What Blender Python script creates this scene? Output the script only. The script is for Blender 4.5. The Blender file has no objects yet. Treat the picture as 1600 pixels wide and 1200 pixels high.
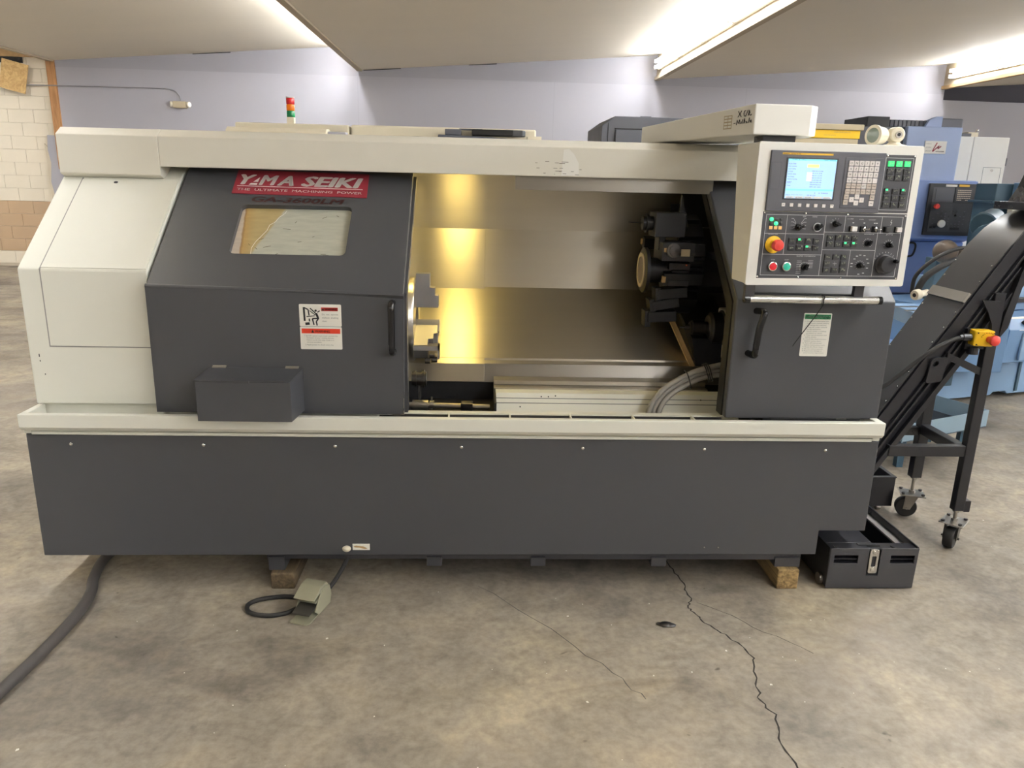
import bpy, bmesh, math, random
from mathutils import Vector, Matrix
from mathutils.geometry import tessellate_polygon
random.seed(7)
PI = math.pi
SC = bpy.context.scene
COL = SC.collection

# ------------------------------------------------------------------ camera
cam_d = bpy.data.cameras.new('camera'); cam = bpy.data.objects.new('camera', cam_d); COL.objects.link(cam)
cam_d.sensor_width = 36.0; cam_d.lens = 1175.66 / 1600 * 36.0; cam_d.clip_start = 0.05; cam_d.clip_end = 100
_p, _y, _r = .26553, .047696, -.025029
_f = Vector((math.sin(_y)*math.cos(_p), math.cos(_y)*math.cos(_p), -math.sin(_p)))
_rt = Vector((math.cos(_y), -math.sin(_y), 0)); _dn = _f.cross(_rt)
_R = math.cos(_r)*_rt + math.sin(_r)*_dn; _D = -math.sin(_r)*_rt + math.cos(_r)*_dn
cam.matrix_world = Matrix(((_R.x, -_D.x, -_f.x, 0.0), (_R.y, -_D.y, -_f.y, -2.75), (_R.z, -_D.z, -_f.z, 1.62), (0, 0, 0, 1)))
SC.camera = cam
# ------------------------------------------------------------------ world, exposure
w = bpy.data.worlds.new('world'); SC.world = w; w.use_nodes = True
w.node_tree.nodes['Background'].inputs[0].default_value = (.75, .78, .85, 1)
w.node_tree.nodes['Background'].inputs[1].default_value = .05
SC.view_settings.view_transform = 'Standard'; SC.view_settings.look = 'None'
SC.view_settings.gamma = 1; SC.view_settings.use_curve_mapping = False
SC.view_settings.exposure = 0.25
TUBE_STRENGTH = 58.0
WORK_LIGHT = 60.0

# ------------------------------------------------------------------ materials
def lin(c):
    return tuple(((v/255)/12.92 if v/255 <= .04045 else ((v/255+.055)/1.055)**2.4) for v in c) + (1,)
MATS = {}
def mat(name, rgb, rough=.5, metal=0.0, var=.06, scale=6.0, bump=0.0, bscale=200.0, emit=None, estr=0.0, spec=.5, stretch=None, coat=0.0, trans=0.0, rvar=.1):
    m = bpy.data.materials.new(name); m.use_nodes = True; nt = m.node_tree; N = nt.nodes; L = nt.links
    b = N['Principled BSDF']; c = lin(rgb)
    b.inputs['Roughness'].default_value = rough; b.inputs['Metallic'].default_value = metal
    b.inputs['Specular IOR Level'].default_value = spec; b.inputs['Coat Weight'].default_value = coat
    b.inputs['Transmission Weight'].default_value = trans
    tc = N.new('ShaderNodeTexCoord'); mp = N.new('ShaderNodeMapping'); L.new(tc.outputs['Object'], mp.inputs['Vector'])
    if stretch: mp.inputs['Scale'].default_value = stretch
    nz = N.new('ShaderNodeTexNoise'); nz.inputs['Scale'].default_value = scale; nz.inputs['Detail'].default_value = 6; nz.inputs['Roughness'].default_value = .6
    L.new(mp.outputs[0], nz.inputs['Vector'])
    mx = N.new('ShaderNodeMix'); mx.data_type = 'RGBA'
    mx.inputs['A'].default_value = tuple(v*(1-var) for v in c[:3]) + (1,)
    mx.inputs['B'].default_value = tuple(min(1, v*(1+var)) for v in c[:3]) + (1,)
    L.new(nz.outputs['Fac'], mx.inputs['Factor']); L.new(mx.outputs['Result'], b.inputs['Base Color'])
    if rvar:
        mr = N.new('ShaderNodeMapRange'); mr.inputs['To Min'].default_value = max(.03, rough-rvar); mr.inputs['To Max'].default_value = min(1, rough+rvar)
        L.new(nz.outputs['Fac'], mr.inputs['Value']); L.new(mr.outputs[0], b.inputs['Roughness'])
    if bump:
        n2 = N.new('ShaderNodeTexNoise'); n2.inputs['Scale'].default_value = bscale; n2.inputs['Detail'].default_value = 2
        L.new(mp.outputs[0], n2.inputs['Vector'])
        bp = N.new('ShaderNodeBump'); bp.inputs['Strength'].default_value = bump; bp.inputs['Distance'].default_value = .002
        L.new(n2.outputs['Fac'], bp.inputs['Height']); L.new(bp.outputs[0], b.inputs['Normal'])
    if emit:
        b.inputs['Emission Color'].default_value = lin(emit); b.inputs['Emission Strength'].default_value = estr
    MATS[name] = m
    return m

def floor_mat():
    m = bpy.data.materials.new('concrete_floor'); m.use_nodes = True; nt = m.node_tree; N = nt.nodes; L = nt.links; b = N['Principled BSDF']
    tc = N.new('ShaderNodeTexCoord')
    def noise(scale, detail, dist=0.0, st=None, rough=.6):
        mp = N.new('ShaderNodeMapping'); L.new(tc.outputs['Object'], mp.inputs['Vector'])
        if st: mp.inputs['Scale'].default_value = st[:3]; mp.inputs['Rotation'].default_value = (0, 0, st[3])
        n = N.new('ShaderNodeTexNoise'); n.inputs['Scale'].default_value = scale; n.inputs['Detail'].default_value = detail
        n.inputs['Distortion'].default_value = dist; n.inputs['Roughness'].default_value = rough
        L.new(mp.outputs[0], n.inputs['Vector']); return n.outputs['Fac']
    def ramp(src, stops):
        r = N.new('ShaderNodeValToRGB'); L.new(src, r.inputs[0]); e = r.color_ramp.elements
        while len(e) < len(stops): e.new(.5)
        for i, (p, c) in enumerate(stops): e[i].position = p; e[i].color = c
        return r.outputs[0]
    def mul(a, bb, f=1.0):
        x = N.new('ShaderNodeMix'); x.data_type = 'RGBA'; x.blend_type = 'MULTIPLY'; x.inputs['Factor'].default_value = f
        L.new(a, x.inputs['A']); L.new(bb, x.inputs['B']); return x.outputs['Result']
    base = ramp(noise(1.1, 9, .5), [(.30, lin((116, 110, 102))), (.43, lin((146, 138, 127))), (.56, lin((161, 152, 138))), (.68, lin((184, 173, 152)))])
    big = ramp(noise(.5, 4, .4), [(.36, (.74, .73, .72, 1)), (.52, (1, 1, 1, 1)), (.7, (1.0, .98, .95, 1))])
    trow = ramp(noise(2.2, 8, .9, (1, 1.5, 1, .5)), [(.34, (.78, .775, .77, 1)), (.5, (1, 1, 1, 1)), (.68, (1.05, 1.03, 1.0, 1))])
    smear = ramp(noise(1.5, 6, .7, (.8, 2.0, 1, -.6)), [(.30, (.68, .67, .66, 1)), (.42, (1, 1, 1, 1))])
    fine = ramp(noise(34, 7), [(.3, (.76, .755, .75, 1)), (.62, (1.05, 1.05, 1.04, 1))])
    mid = ramp(noise(6.5, 9, .8), [(.34, (.78, .775, .77, 1)), (.5, (1, 1, 1, 1)), (.66, (1.10, 1.08, 1.03, 1))])
    spots = ramp(noise(11, 2, .4), [(.235, (.42, .40, .38, 1)), (.275, (1, 1, 1, 1))])
    c = mul(mul(mul(mul(mul(mul(base, big), trow), smear), fine), mid), spots)
    L.new(c, b.inputs['Base Color'])
    mr = N.new('ShaderNodeMapRange'); mr.inputs['From Min'].default_value = .3; mr.inputs['From Max'].default_value = .7
    mr.inputs['To Min'].default_value = .42; mr.inputs['To Max'].default_value = .72
    L.new(noise(3.1, 5, 1), mr.inputs['Value']); L.new(mr.outputs[0], b.inputs['Roughness'])
    bp = N.new('ShaderNodeBump'); bp.inputs['Strength'].default_value = .25; bp.inputs['Distance'].default_value = .004
    L.new(noise(22, 8, .5), bp.inputs['Height']); L.new(bp.outputs[0], b.inputs['Normal'])
    MATS['floor'] = m

def brushed(name, rgb, rough, stretch, strength=.1):
    m = mat(name, rgb, rough, 1.0, var=.06, scale=2.0, stretch=stretch, bump=strength, bscale=60.0, rvar=.03)
    nt = m.node_tree; b = nt.nodes['Principled BSDF']; tg = nt.nodes.new('ShaderNodeTangent'); tg.direction_type = 'RADIAL'; tg.axis = 'X'
    b.inputs['Anisotropic'].default_value = .82; b.inputs['Anisotropic Rotation'].default_value = ANISO
    nt.links.new(tg.outputs[0], b.inputs['Tangent'])
    return m
ANISO = 0.0
def grime_panel():      # frosted, yellowed door window
    m = bpy.data.materials.new('yellowed_window'); m.use_nodes = True; nt = m.node_tree; N = nt.nodes; L = nt.links; b = N['Principled BSDF']
    tc = N.new('ShaderNodeTexCoord'); sx = N.new('ShaderNodeSeparateXYZ'); L.new(tc.outputs['Object'], sx.inputs[0])
    nz = N.new('ShaderNodeTexNoise'); nz.inputs['Scale'].default_value = 22; nz.inputs['Detail'].default_value = 5; L.new(tc.outputs['Object'], nz.inputs['Vector'])
    # object space: x runs along the window, y up the pane (both from the pane's lower left corner)
    def edge(slope, stops):
        a = N.new('ShaderNodeMath'); a.operation = 'MULTIPLY_ADD'; a.inputs[1].default_value = slope; L.new(sx.outputs['Y'], a.inputs[0]); L.new(sx.outputs['X'], a.inputs[2])
        n2 = N.new('ShaderNodeMath'); n2.operation = 'MULTIPLY_ADD'; n2.inputs[1].default_value = .016; L.new(nz.outputs['Fac'], n2.inputs[0]); L.new(a.outputs[0], n2.inputs[2])
        r = N.new('ShaderNodeValToRGB'); L.new(n2.outputs[0], r.inputs[0]); e = r.color_ramp.elements
        while len(e) < len(stops): e.new(.5)
        for i, (p, c) in enumerate(stops): e[i].position = p; e[i].color = c
        return r.outputs[0]
    left = edge(.09, [(.0, lin((206, 194, 180))), (.039, lin((206, 192, 176))), (.044, lin((150, 108, 52))), (.050, lin((190, 156, 96))), (.09, lin((188, 168, 118)))])
    sel = edge(-.36, [(.070, (0, 0, 0, 1)), (.082, (1, 1, 1, 1))])
    rm = N.new('ShaderNodeMix'); rm.data_type = 'RGBA'; L.new(sel, rm.inputs['Factor']); L.new(left, rm.inputs['A']); rm.inputs['B'].default_value = lin((192, 193, 178))
    mx = N.new('ShaderNodeMix'); mx.data_type = 'RGBA'; mx.blend_type = 'MULTIPLY'; mx.inputs['Factor'].default_value = .35
    n3 = N.new('ShaderNodeTexNoise'); n3.inputs['Scale'].default_value = 14; n3.inputs['Detail'].default_value = 7
    mp = N.new('ShaderNodeMapping'); mp.inputs['Scale'].default_value = (1, 4, 1); L.new(tc.outputs['Object'], mp.inputs[0]); L.new(mp.outputs[0], n3.inputs['Vector'])
    L.new(rm.outputs['Result'], mx.inputs['A']); L.new(n3.outputs['Fac'], mx.inputs['B']); L.new(mx.outputs['Result'], b.inputs['Base Color'])
    b.inputs['Roughness'].default_value = .32; b.inputs['Coat Weight'].default_value = .4; b.inputs['Coat Roughness'].default_value = .15
    MATS['window'] = m
def wood(name, a, bcol, scale=(1, 14, 14)):
    m = bpy.data.materials.new(name); m.use_nodes = True; nt = m.node_tree; N = nt.nodes; L = nt.links; b = N['Principled BSDF']
    tc = N.new('ShaderNodeTexCoord'); mp = N.new('ShaderNodeMapping'); mp.inputs['Scale'].default_value = scale; L.new(tc.outputs['Object'], mp.inputs[0])
    nz = N.new('ShaderNodeTexNoise'); nz.inputs['Scale'].default_value = 3; nz.inputs['Detail'].default_value = 6; nz.inputs['Distortion'].default_value = 1.5; L.new(mp.outputs[0], nz.inputs['Vector'])
    r = N.new('ShaderNodeValToRGB'); r.color_ramp.elements[0].position = .35; r.color_ramp.elements[1].position = .65
    r.color_ramp.elements[0].color = lin(a); r.color_ramp.elements[1].color = lin(bcol); L.new(nz.outputs['Fac'], r.inputs[0]); L.new(r.outputs[0], b.inputs['Base Color'])
    b.inputs['Roughness'].default_value = .75; MATS[name] = m

mat('white', (226, 225, 213), .38, var=.025, scale=2.5, bump=.05, bscale=350)
mat('beam_white', (222, 218, 205), .38, var=.03, scale=2.0, bump=.05, bscale=350)  # same paint as white; the beiger tone carries the light on the beam
mat('cream', (226, 217, 194), .45, var=.04, scale=5)
mat('dark', (69, 70, 74), .36, var=.05, scale=3, bump=.10, bscale=420)
mat('dark2', (62, 62, 66), .34, var=.06, scale=4, bump=.10, bscale=420)
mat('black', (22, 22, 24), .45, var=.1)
mat('blackgloss', (16, 16, 18), .25, var=.1)
mat('navy', (30, 31, 38), .4, var=.15, scale=8)  # on turret blocks and tailstock this dark tone stands in for shade
mat('rubber', (34, 33, 33), .6, var=.12, scale=20)
mat('cable_grey', (74, 70, 68), .55, var=.14, scale=12)
mat('hose_grey', (150, 146, 138), .42, var=.1, scale=30)
mat('chrome', (215, 213, 208), .18, 1.0, var=.05)
mat('steel', (176, 172, 165), .32, 1.0, var=.12, scale=12)
mat('dark_steel', (92, 90, 90), .36, 1.0, var=.2, scale=12)
mat('jaw_steel', (158, 156, 158), .42, .85, var=.08, scale=8)
mat('aluminium', (226, 224, 220), .28, .9, var=.04, stretch=(.5, 20, 20))
brushed('stainless', (190, 184, 172), .38, (.35, 9, 9), .08)
brushed('stainless_dull', (158, 154, 148), .36, (.35, 9, 9), .08)
mat('wall_lavender', (170, 169, 177), .62, var=.03, scale=1.2, bump=.06, bscale=60)
mat('wall_lavender_upper', (161, 160, 168), .62, var=.03, scale=1.2, bump=.06, bscale=60)
mat('wall_other', (200, 196, 190), .7, var=.04, scale=1)
mat('block_white', (232, 222, 202), .75, var=.05, scale=3, bump=.3, bscale=90)
mat('block_tan', (186, 160, 130), .75, var=.05, scale=3, bump=.3, bscale=90)
mat('mortar', (214, 202, 180), .85, var=.08, scale=8)
mat('ceiling', (220, 211, 194), .72, var=.05, scale=.8, bump=.5, bscale=1.6, stretch=(.5, 2.2, 1))
mat('fascia', (176, 162, 138), .7, var=.07, scale=5, stretch=(1, .3, 4))
mat('fascia_raw', (176, 146, 104), .8, var=.3, scale=14)
mat('dark_wall', (62, 60, 68), .8, var=.25, scale=1.4)
mat('tube_glow', (255, 252, 244), .5, emit=(244, 248, 255), estr=TUBE_STRENGTH, rvar=0)
mat('fixture_white', (236, 232, 222), .5, var=.02)
mat('work_glow', (255, 226, 150), .5, emit=(255, 224, 128), estr=WORK_LIGHT, rvar=0)
mat('sign_red', (142, 42, 56), .42, var=.05)
mat('sign_white', (244, 242, 236), .5, var=.01)
mat('label_white', (236, 234, 224), .5, var=.02)
mat('warn_red', (214, 62, 36), .5, var=.03)
mat('warn_red_dull', (176, 52, 44), .5, var=.03)
mat('ink', (26, 26, 28), .6, var=.02)
mat('ink_soft', (120, 124, 120), .6, var=.02)
mat('model_red', (74, 30, 30), .5, var=.05)
mat('green_sign', (34, 122, 74), .5, var=.03)
mat('panel_grey', (84, 84, 90), .45, var=.04, bump=.12, bscale=500)
mat('panel_dark', (62, 62, 66), .5, var=.04, bump=.15, bscale=500)
mat('bezel', (44, 44, 48), .4, var=.03)
mat('line_white', (206, 206, 206), .5, var=.01)
mat('key_light', (226, 220, 216), .5, var=.02)
mat('key_tan', (196, 184, 172), .5, var=.02)
mat('key_dark', (48, 48, 48), .4, var=.05)
mat('legend_pale', (198, 204, 176), .5, var=.05)
mat('screen_bg', (150, 190, 226), .3, emit=(176, 208, 238), estr=.62, rvar=0)
mat('screen_cyan', (110, 190, 196), .3, emit=(126, 212, 214), estr=.8, rvar=0)
mat('screen_ink', (60, 76, 110), .4, emit=(70, 90, 130), estr=.5, rvar=0)
mat('screen_yellow', (240, 230, 120), .4, emit=(250, 238, 130), estr=.9, rvar=0)
mat('screen_pink', (226, 206, 226), .4, emit=(230, 214, 236), estr=.85, rvar=0)
mat('led_green', (40, 220, 110), .3, emit=(60, 255, 140), estr=1.6, rvar=0)
mat('key_green', (40, 170, 90), .3, emit=(70, 240, 130), estr=.9, rvar=0)
mat('led_amber', (214, 168, 110), .4, emit=(230, 180, 110), estr=.35, rvar=0)
mat('yellow', (236, 190, 30), .42, var=.06, scale=20)
mat('yellow_strip', (226, 178, 50), .4, var=.03)
mat('estop_red', (222, 70, 62), .38, var=.05)
mat('btn_red', (206, 34, 48), .3, var=.03)
mat('btn_green', (52, 178, 150), .3, var=.03)
mat('manual_yellow', (240, 196, 20), .5, var=.08, scale=12)
mat('paper', (184, 171, 144), .8, var=.1, scale=20)
mat('periwinkle', (126, 150, 206), .42, var=.05, scale=3)
mat('periwinkle_light', (160, 178, 216), .42, var=.05, scale=3)
mat('shaded_steel', (40, 40, 43), .38, .5, var=.2, scale=12)  # turret and tool steel, darkened in colour to stand in for the enclosure's shade
mat('conv_black', (38, 38, 42), .28, var=.04, scale=6, rvar=.02)
mat('conv_plate', (62, 61, 62), .30, var=.08, scale=3, rvar=.03, stretch=(1, .4, 1))
mat('conduit', (150, 149, 152), .5, .2, var=.04)
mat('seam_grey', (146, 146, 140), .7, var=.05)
mat('ledge', (170, 168, 164), .5, .3, var=.06)
mat('navy_base', (44, 52, 84), .5, var=.1)
mat('cabinet_white', (232, 230, 222), .45, var=.03)
mat('steel_blue', (122, 160, 204), .42, var=.07, scale=4)
mat('steel_blue_light', (150, 184, 220), .42, var=.06, scale=4)
mat('teal_blue', (66, 96, 116), .4, var=.1, scale=6)
mat('slate_blue', (140, 164, 180), .5, var=.08, scale=6)
mat('grey_cabinet', (86, 88, 96), .5, var=.06)
mat('signal_red', (190, 34, 40), .25, var=.05); mat('signal_amber', (226, 120, 20), .25, var=.05); mat('signal_green', (16, 120, 72), .25, var=.05)
mat('lens_glass', (120, 132, 120), .12, var=.1, coat=1.0)
mat('pedal', (152, 150, 128), .42, .1, var=.14, scale=16)
mat('pedal_dark', (84, 82, 76), .4, .5, var=.2, scale=16)
mat('grime', (70, 58, 40), .8, var=.3, scale=30)
mat('crack', (46, 42, 38), .95, var=.2, scale=30)
mat('flake', (226, 222, 212), .7, var=.1)
mat('orange_paint', (210, 96, 50), .5, var=.05)
mat('knob_brown', (104, 92, 82), .35, var=.12, scale=12)
floor_mat(); grime_panel()
wood('wood_block', (104, 84, 54), (164, 138, 92), (14, 1, 14))
wood('plywood', (178, 144, 92), (208, 176, 122), (5, 2, 5))
wood('stud', (150, 106, 66), (186, 140, 94), (9, 9, .7))

# ------------------------------------------------------------------ mesh helpers
class MB:
    def __init__(s, M=None): s.v = []; s.f = []; s.M = M
    def _add(s, vs, fs):
        o = len(s.v)
        for q in vs:
            q = Vector(q)
            s.v.append(s.M @ q if s.M else q)
        s.f += [tuple(i+o for i in f) for f in fs]
        return s
    def box(s, x0, x1, y0, y1, z0, z1):
        return s._add([(x0, y0, z0), (x1, y0, z0), (x1, y1, z0), (x0, y1, z0), (x0, y0, z1), (x1, y0, z1), (x1, y1, z1), (x0, y1, z1)],
                      [(0, 3, 2, 1), (4, 5, 6, 7), (0, 1, 5, 4), (1, 2, 6, 5), (2, 3, 7, 6), (3, 0, 4, 7)])
    def hexa(s, p):   # 8 corners, bottom loop then top loop
        return s._add(p, [(0, 3, 2, 1), (4, 5, 6, 7), (0, 1, 5, 4), (1, 2, 6, 5), (2, 3, 7, 6), (3, 0, 4, 7)])
    def prism(s, poly, ax, a0, a1):
        def P(u, v, a): return (a, u, v) if ax == 'x' else ((u, a, v) if ax == 'y' else (u, v, a))
        n = len(poly); vs = [P(u, v, a0) for u, v in poly] + [P(u, v, a1) for u, v in poly]
        tr = tessellate_polygon([[Vector((u, v, 0)) for u, v in poly]])
        fs = [tuple(t) for t in tr] + [tuple(i+n for i in reversed(t)) for t in tr]
        fs += [(i, (i+1) % n, (i+1) % n+n, i+n) for i in range(n)]
        return s._add(vs, fs)
    def slab(s, outer, holes, O, U, V, th):
        """plate in the plane O+uU+vV, thickness th along -(UxV), with holes cut through"""
        O, U, V = Vector(O), Vector(U), Vector(V); W = U.cross(V).normalized()
        loops = [outer] + list(holes); flat = [p for l in loops for p in l]; n = len(flat)
        tr = tessellate_polygon([[Vector((u, v, 0)) for u, v in l] for l in loops])
        vs = [O+U*u+V*v for u, v in flat] + [O+U*u+V*v-W*th for u, v in flat]
        fs = [tuple(t) for t in tr] + [tuple(i+n for i in reversed(t)) for t in tr]
        o = 0
        for l in loops:
            k = len(l); fs += [(o+i, o+(i+1) % k, o+(i+1) % k+n, o+i+n) for i in range(k)]; o += k
        return s._add(vs, fs)
    def cyl(s, p0, p1, r0, r1=None, seg=20):
        r1 = r0 if r1 is None else r1; p0, p1 = Vector(p0), Vector(p1); d = (p1-p0).normalized()
        a = d.orthogonal().normalized(); b = d.cross(a)
        vs = [p0+(a*math.cos(2*PI*i/seg)+b*math.sin(2*PI*i/seg))*r0 for i in range(seg)] + [p1+(a*math.cos(2*PI*i/seg)+b*math.sin(2*PI*i/seg))*r1 for i in range(seg)]
        fs = [(i, (i+1) % seg, (i+1) % seg+seg, i+seg) for i in range(seg)] + [tuple(reversed(range(seg))), tuple(range(seg, 2*seg))]
        return s._add(vs, fs)
    def lathe(s, prof, o, d, seg=28):
        o, d = Vector(o), Vector(d).normalized(); a = d.orthogonal().normalized(); b = d.cross(a); n = len(prof)
        vs = [o+d*h+(a*math.cos(2*PI*i/seg)+b*math.sin(2*PI*i/seg))*max(r, 1e-4) for r, h in prof for i in range(seg)]
        fs = [(j*seg+i, j*seg+(i+1) % seg, (j+1)*seg+(i+1) % seg, (j+1)*seg+i) for j in range(n-1) for i in range(seg)]
        fs += [tuple(reversed(range(seg))), tuple(range((n-1)*seg, n*seg))]
        return s._add(vs, fs)
    def ball(s, c, r, seg=20, rings=12, sc=(1, 1, 1)):
        c = Vector(c)
        vs = [c+Vector((r*sc[0]*math.sin(PI*j/rings)*math.cos(2*PI*i/seg), r*sc[1]*math.sin(PI*j/rings)*math.sin(2*PI*i/seg), r*sc[2]*math.cos(PI*j/rings))) for j in range(rings+1) for i in range(seg)]
        fs = [(j*seg+i, (j+1)*seg+i, (j+1)*seg+(i+1) % seg, j*seg+(i+1) % seg) for j in range(rings) for i in range(seg)]
        return s._add(vs, fs)
    def tube(s, pts, r, seg=10, smooth=True, closed=False):
        P = [Vector(p) for p in pts]
        if smooth and len(P) > 2:
            Q = []; n = len(P); rng = range(n) if closed else range(n-1)
            for i in rng:
                p0 = P[(i-1) % n] if (closed or i > 0) else P[0]*2-P[1]
                p1, p2 = P[i], P[(i+1) % n]
                p3 = P[(i+2) % n] if (closed or i+2 < n) else P[-1]*2-P[-2]
                for k in range(8):
                    t = k/8
                    Q.append(.5*((2*p1)+(p2-p0)*t+(2*p0-5*p1+4*p2-p3)*t*t+(3*p1-p0-3*p2+p3)*t**3))
            if not closed: Q.append(P[-1])
            P = Q
        n = len(P); vs = []; up = None
        for i in range(n):
            d = (P[(i+1) % n]-P[i-1]) if (closed or 0 < i < n-1) else (P[1]-P[0] if i == 0 else P[-1]-P[-2])
            d.normalize()
            if up is None: up = d.orthogonal().normalized()
            up = (up-d*up.dot(d)).normalized(); b = d.cross(up)
            vs += [P[i]+(up*math.cos(2*PI*k/seg)+b*math.sin(2*PI*k/seg))*r for k in range(seg)]
        m = n if closed else n-1
        fs = [(i*seg+k, i*seg+(k+1) % seg, ((i+1) % n)*seg+(k+1) % seg, ((i+1) % n)*seg+k) for i in range(m) for k in range(seg)]
        if not closed: fs += [tuple(reversed(range(seg))), tuple(range((n-1)*seg, n*seg))]
        return s._add(vs, fs)
    def quad(s, *p): return s._add(p, [tuple(range(len(p)))])
    def text(s, body, O, U, V, height, width=None, bold=0.0, shear=0.0, center=False, lift=0.0006):
        vs, fs = glyphs(body, bold, shear)
        if not vs: return s
        x0 = min(v[0] for v in vs); x1 = max(v[0] for v in vs); y1 = 0.72
        sy = height/y1; sx = (width/(x1-x0)) if width else sy
        O, U, V = Vector(O), Vector(U), Vector(V); W = U.cross(V).normalized()
        off = (x0+x1)/2 if center else x0
        s._add([O+U*((v[0]-off)*sx)+V*(v[1]*sy)+W*lift for v in vs], fs)
        return s

_gc = {}
def glyphs(body, bold, shear):
    k = (body, bold, shear)
    if k not in _gc:
        cu = bpy.data.curves.new('glyphs', 'FONT'); cu.body = body; cu.resolution_u = 2; cu.shear = shear
        ob = bpy.data.objects.new('glyphs', cu)
        me = bpy.data.meshes.new_from_object(ob)
        vs = [tuple(v.co) for v in me.vertices]; fs = [tuple(p.vertices) for p in me.polygons]
        if bold:        # heavier strokes: the same glyph struck again a little to each side
            n = len(vs); V2, F2 = [], []
            for j, (dx, dy) in enumerate(((0, 0), (bold, 0), (-bold, 0), (0, bold*.5), (0, -bold*.5), (bold*.7, bold*.4), (-bold*.7, -bold*.4))):
                V2 += [(x+dx, y+dy, 0) for x, y, z in vs]; F2 += [tuple(i+n*j for i in f) for f in fs]
            vs, fs = V2, F2
        _gc[k] = (vs, fs)
        bpy.data.meshes.remove(me); bpy.data.objects.remove(ob); bpy.data.curves.remove(cu)
    return _gc[k]

def root_loc(o):
    while o.parent: o = o.parent
    return o.location
def obj(name, mb, m, parent=None, bevel=0.0, smooth=None, origin=None):
    """one mesh object; verts are given in world metres"""
    if origin is None: origin = Vector(root_loc(parent)) if parent else Vector((0, 0, 0))
    me = bpy.data.meshes.new(name); me.from_pydata([tuple(v-origin) for v in mb.v], [], mb.f); me.update()
    bm = bmesh.new(); bm.from_mesh(me); bmesh.ops.recalc_face_normals(bm, faces=bm.faces); bm.to_mesh(me); bm.free()
    me.materials.append(MATS[m] if isinstance(m, str) else m)
    o = bpy.data.objects.new(name, me); COL.objects.link(o)
    if parent: o.parent = parent
    else: o.location = origin
    if name in ('key_legends', 'panel_legends', 'pane_scratches', 'glue_marks'): o['kind'] = 'stuff'
    if bevel:
        b = o.modifiers.new('bevel', 'BEVEL'); b.width = bevel; b.segments = 2; b.limit_method = 'ANGLE'; b.angle_limit = math.radians(40)
    if smooth is None: smooth = len(mb.f) > 30
    if smooth:
        for p in me.polygons: p.use_smooth = True
        try: me.set_sharp_from_angle(angle=math.radians(38))
        except Exception: pass
    return o
def thing(name, label, cat, loc=(0, 0, 0), group=None):
    o = bpy.data.objects.new(name, None); o.empty_display_size = .1; COL.objects.link(o); o.location = loc
    o['label'] = label; o['category'] = cat
    if group: o['group'] = group
    return o
def tag(o, label, cat, group=None, kind=None):
    o['label'] = label; o['category'] = cat
    if group: o['group'] = group
    if kind: o['kind'] = kind
    return o
def struct(name, mb, m, parent=None, **k):
    o = obj(name, mb, m, parent, **k)
    if not parent: o['kind'] = 'structure'
    return o
def inst(src, loc, parent=None):
    """another piece with the same mesh"""
    o = src.copy(); COL.objects.link(o); o.parent = parent if parent else src.parent; o.location = loc
    return o
def rrect(x0, x1, y0, y1, r, n=5):
    out = []
    for cx, cy, a in ((x1-r, y1-r, 0), (x0+r, y1-r, PI/2), (x0+r, y0+r, PI), (x1-r, y0+r, 1.5*PI)):
        out += [(cx+r*math.cos(a+PI/2*i/n), cy+r*math.sin(a+PI/2*i/n)) for i in range(n+1)]
    return out
X_, Y_, Z_ = Vector((1, 0, 0)), Vector((0, 1, 0)), Vector((0, 0, 1))

# ================================================================== THE SETTING
STEP = [-11.65, -6.80, -1.95, 2.90, 7.75, 12.60]
ZL, ZH = 3.265, 3.63
YB, YF = 10.4, -10.6
fl = struct('floor', MB().box(-11.8, 12.8, YF-.2, YB+.4, -.12, 0), 'floor')
def crack(pts, w0):
    mb = MB(); P = []
    for a, b in zip(pts[:-1], pts[1:]):
        for k in range(5):
            t = k/5; P.append((a[0]+(b[0]-a[0])*t+random.uniform(-.008, .008), a[1]+(b[1]-a[1])*t+random.uniform(-.008, .008)))
    P.append(pts[-1])
    for i in range(len(P)-1):
        (ax, ay), (bx, by) = P[i], P[i+1]; wa = w0*(.5+.8*abs(math.sin(i*1.7))); wb = w0*(.5+.8*abs(math.sin((i+1)*1.7)))
        mb._add([(ax-wa, ay, .0006), (ax+wa, ay, .0006), (bx+wb, by, .0006), (bx-wb, by, .0006), (ax-wa, ay, .0002), (ax+wa, ay, .0002), (bx+wb, by, .0002), (bx-wb, by, .0002)],
                [(0, 1, 2, 3), (7, 6, 5, 4), (0, 4, 5, 1), (3, 2, 6, 7), (1, 5, 6, 2), (0, 3, 7, 4)])
    return mb
obj('crack', crack([(.84, .42), (.86, .19), (.87, .05), (.875, -.07), (.845, -.14), (.865, -.2), (.90, -.28), (.955, -.36), (1.0, -.46), (.965, -.56), (.935, -.67), (.955, -.76), (.93, -.86), (.945, -.98), (.93, -1.2)], .0027), 'crack', fl)
obj('crack', crack([(-4.6, .62), (-3.2, .55), (-2.4, .50), (-1.78, .47), (-1.2, .6)], .003), 'crack', fl)
obj('saw_scratch', crack([(.90, -.10), (1.06, -.27), (1.22, -.44)], .0012), 'crack', fl)
obj('saw_scratch', crack([(.02, .02), (.28, -.28), (.48, -.55), (.56, -.68)], .0016), 'cable_grey', fl)
for k in range(5):
    x0, x1 = STEP[k], STEP[k+1]
    c = struct('ceiling', MB().prism([(x0, ZL), (x1, ZH), (x1, ZH+.08), (x0, ZL+.08)], 'y', YF, YB+.3), 'ceiling')
    f = struct('trim_%d' % (k+1), MB().box(x1-.02, x1+.03, YF, YB+.3, ZL-.0, ZH+.08), 'fascia')
    obj('edge_board', MB().box(x1-.055, x1+.03, YF, YB+.3, ZL-.02, ZL+.03), 'fascia_raw' if k == 3 else 'fascia', f)
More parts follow.
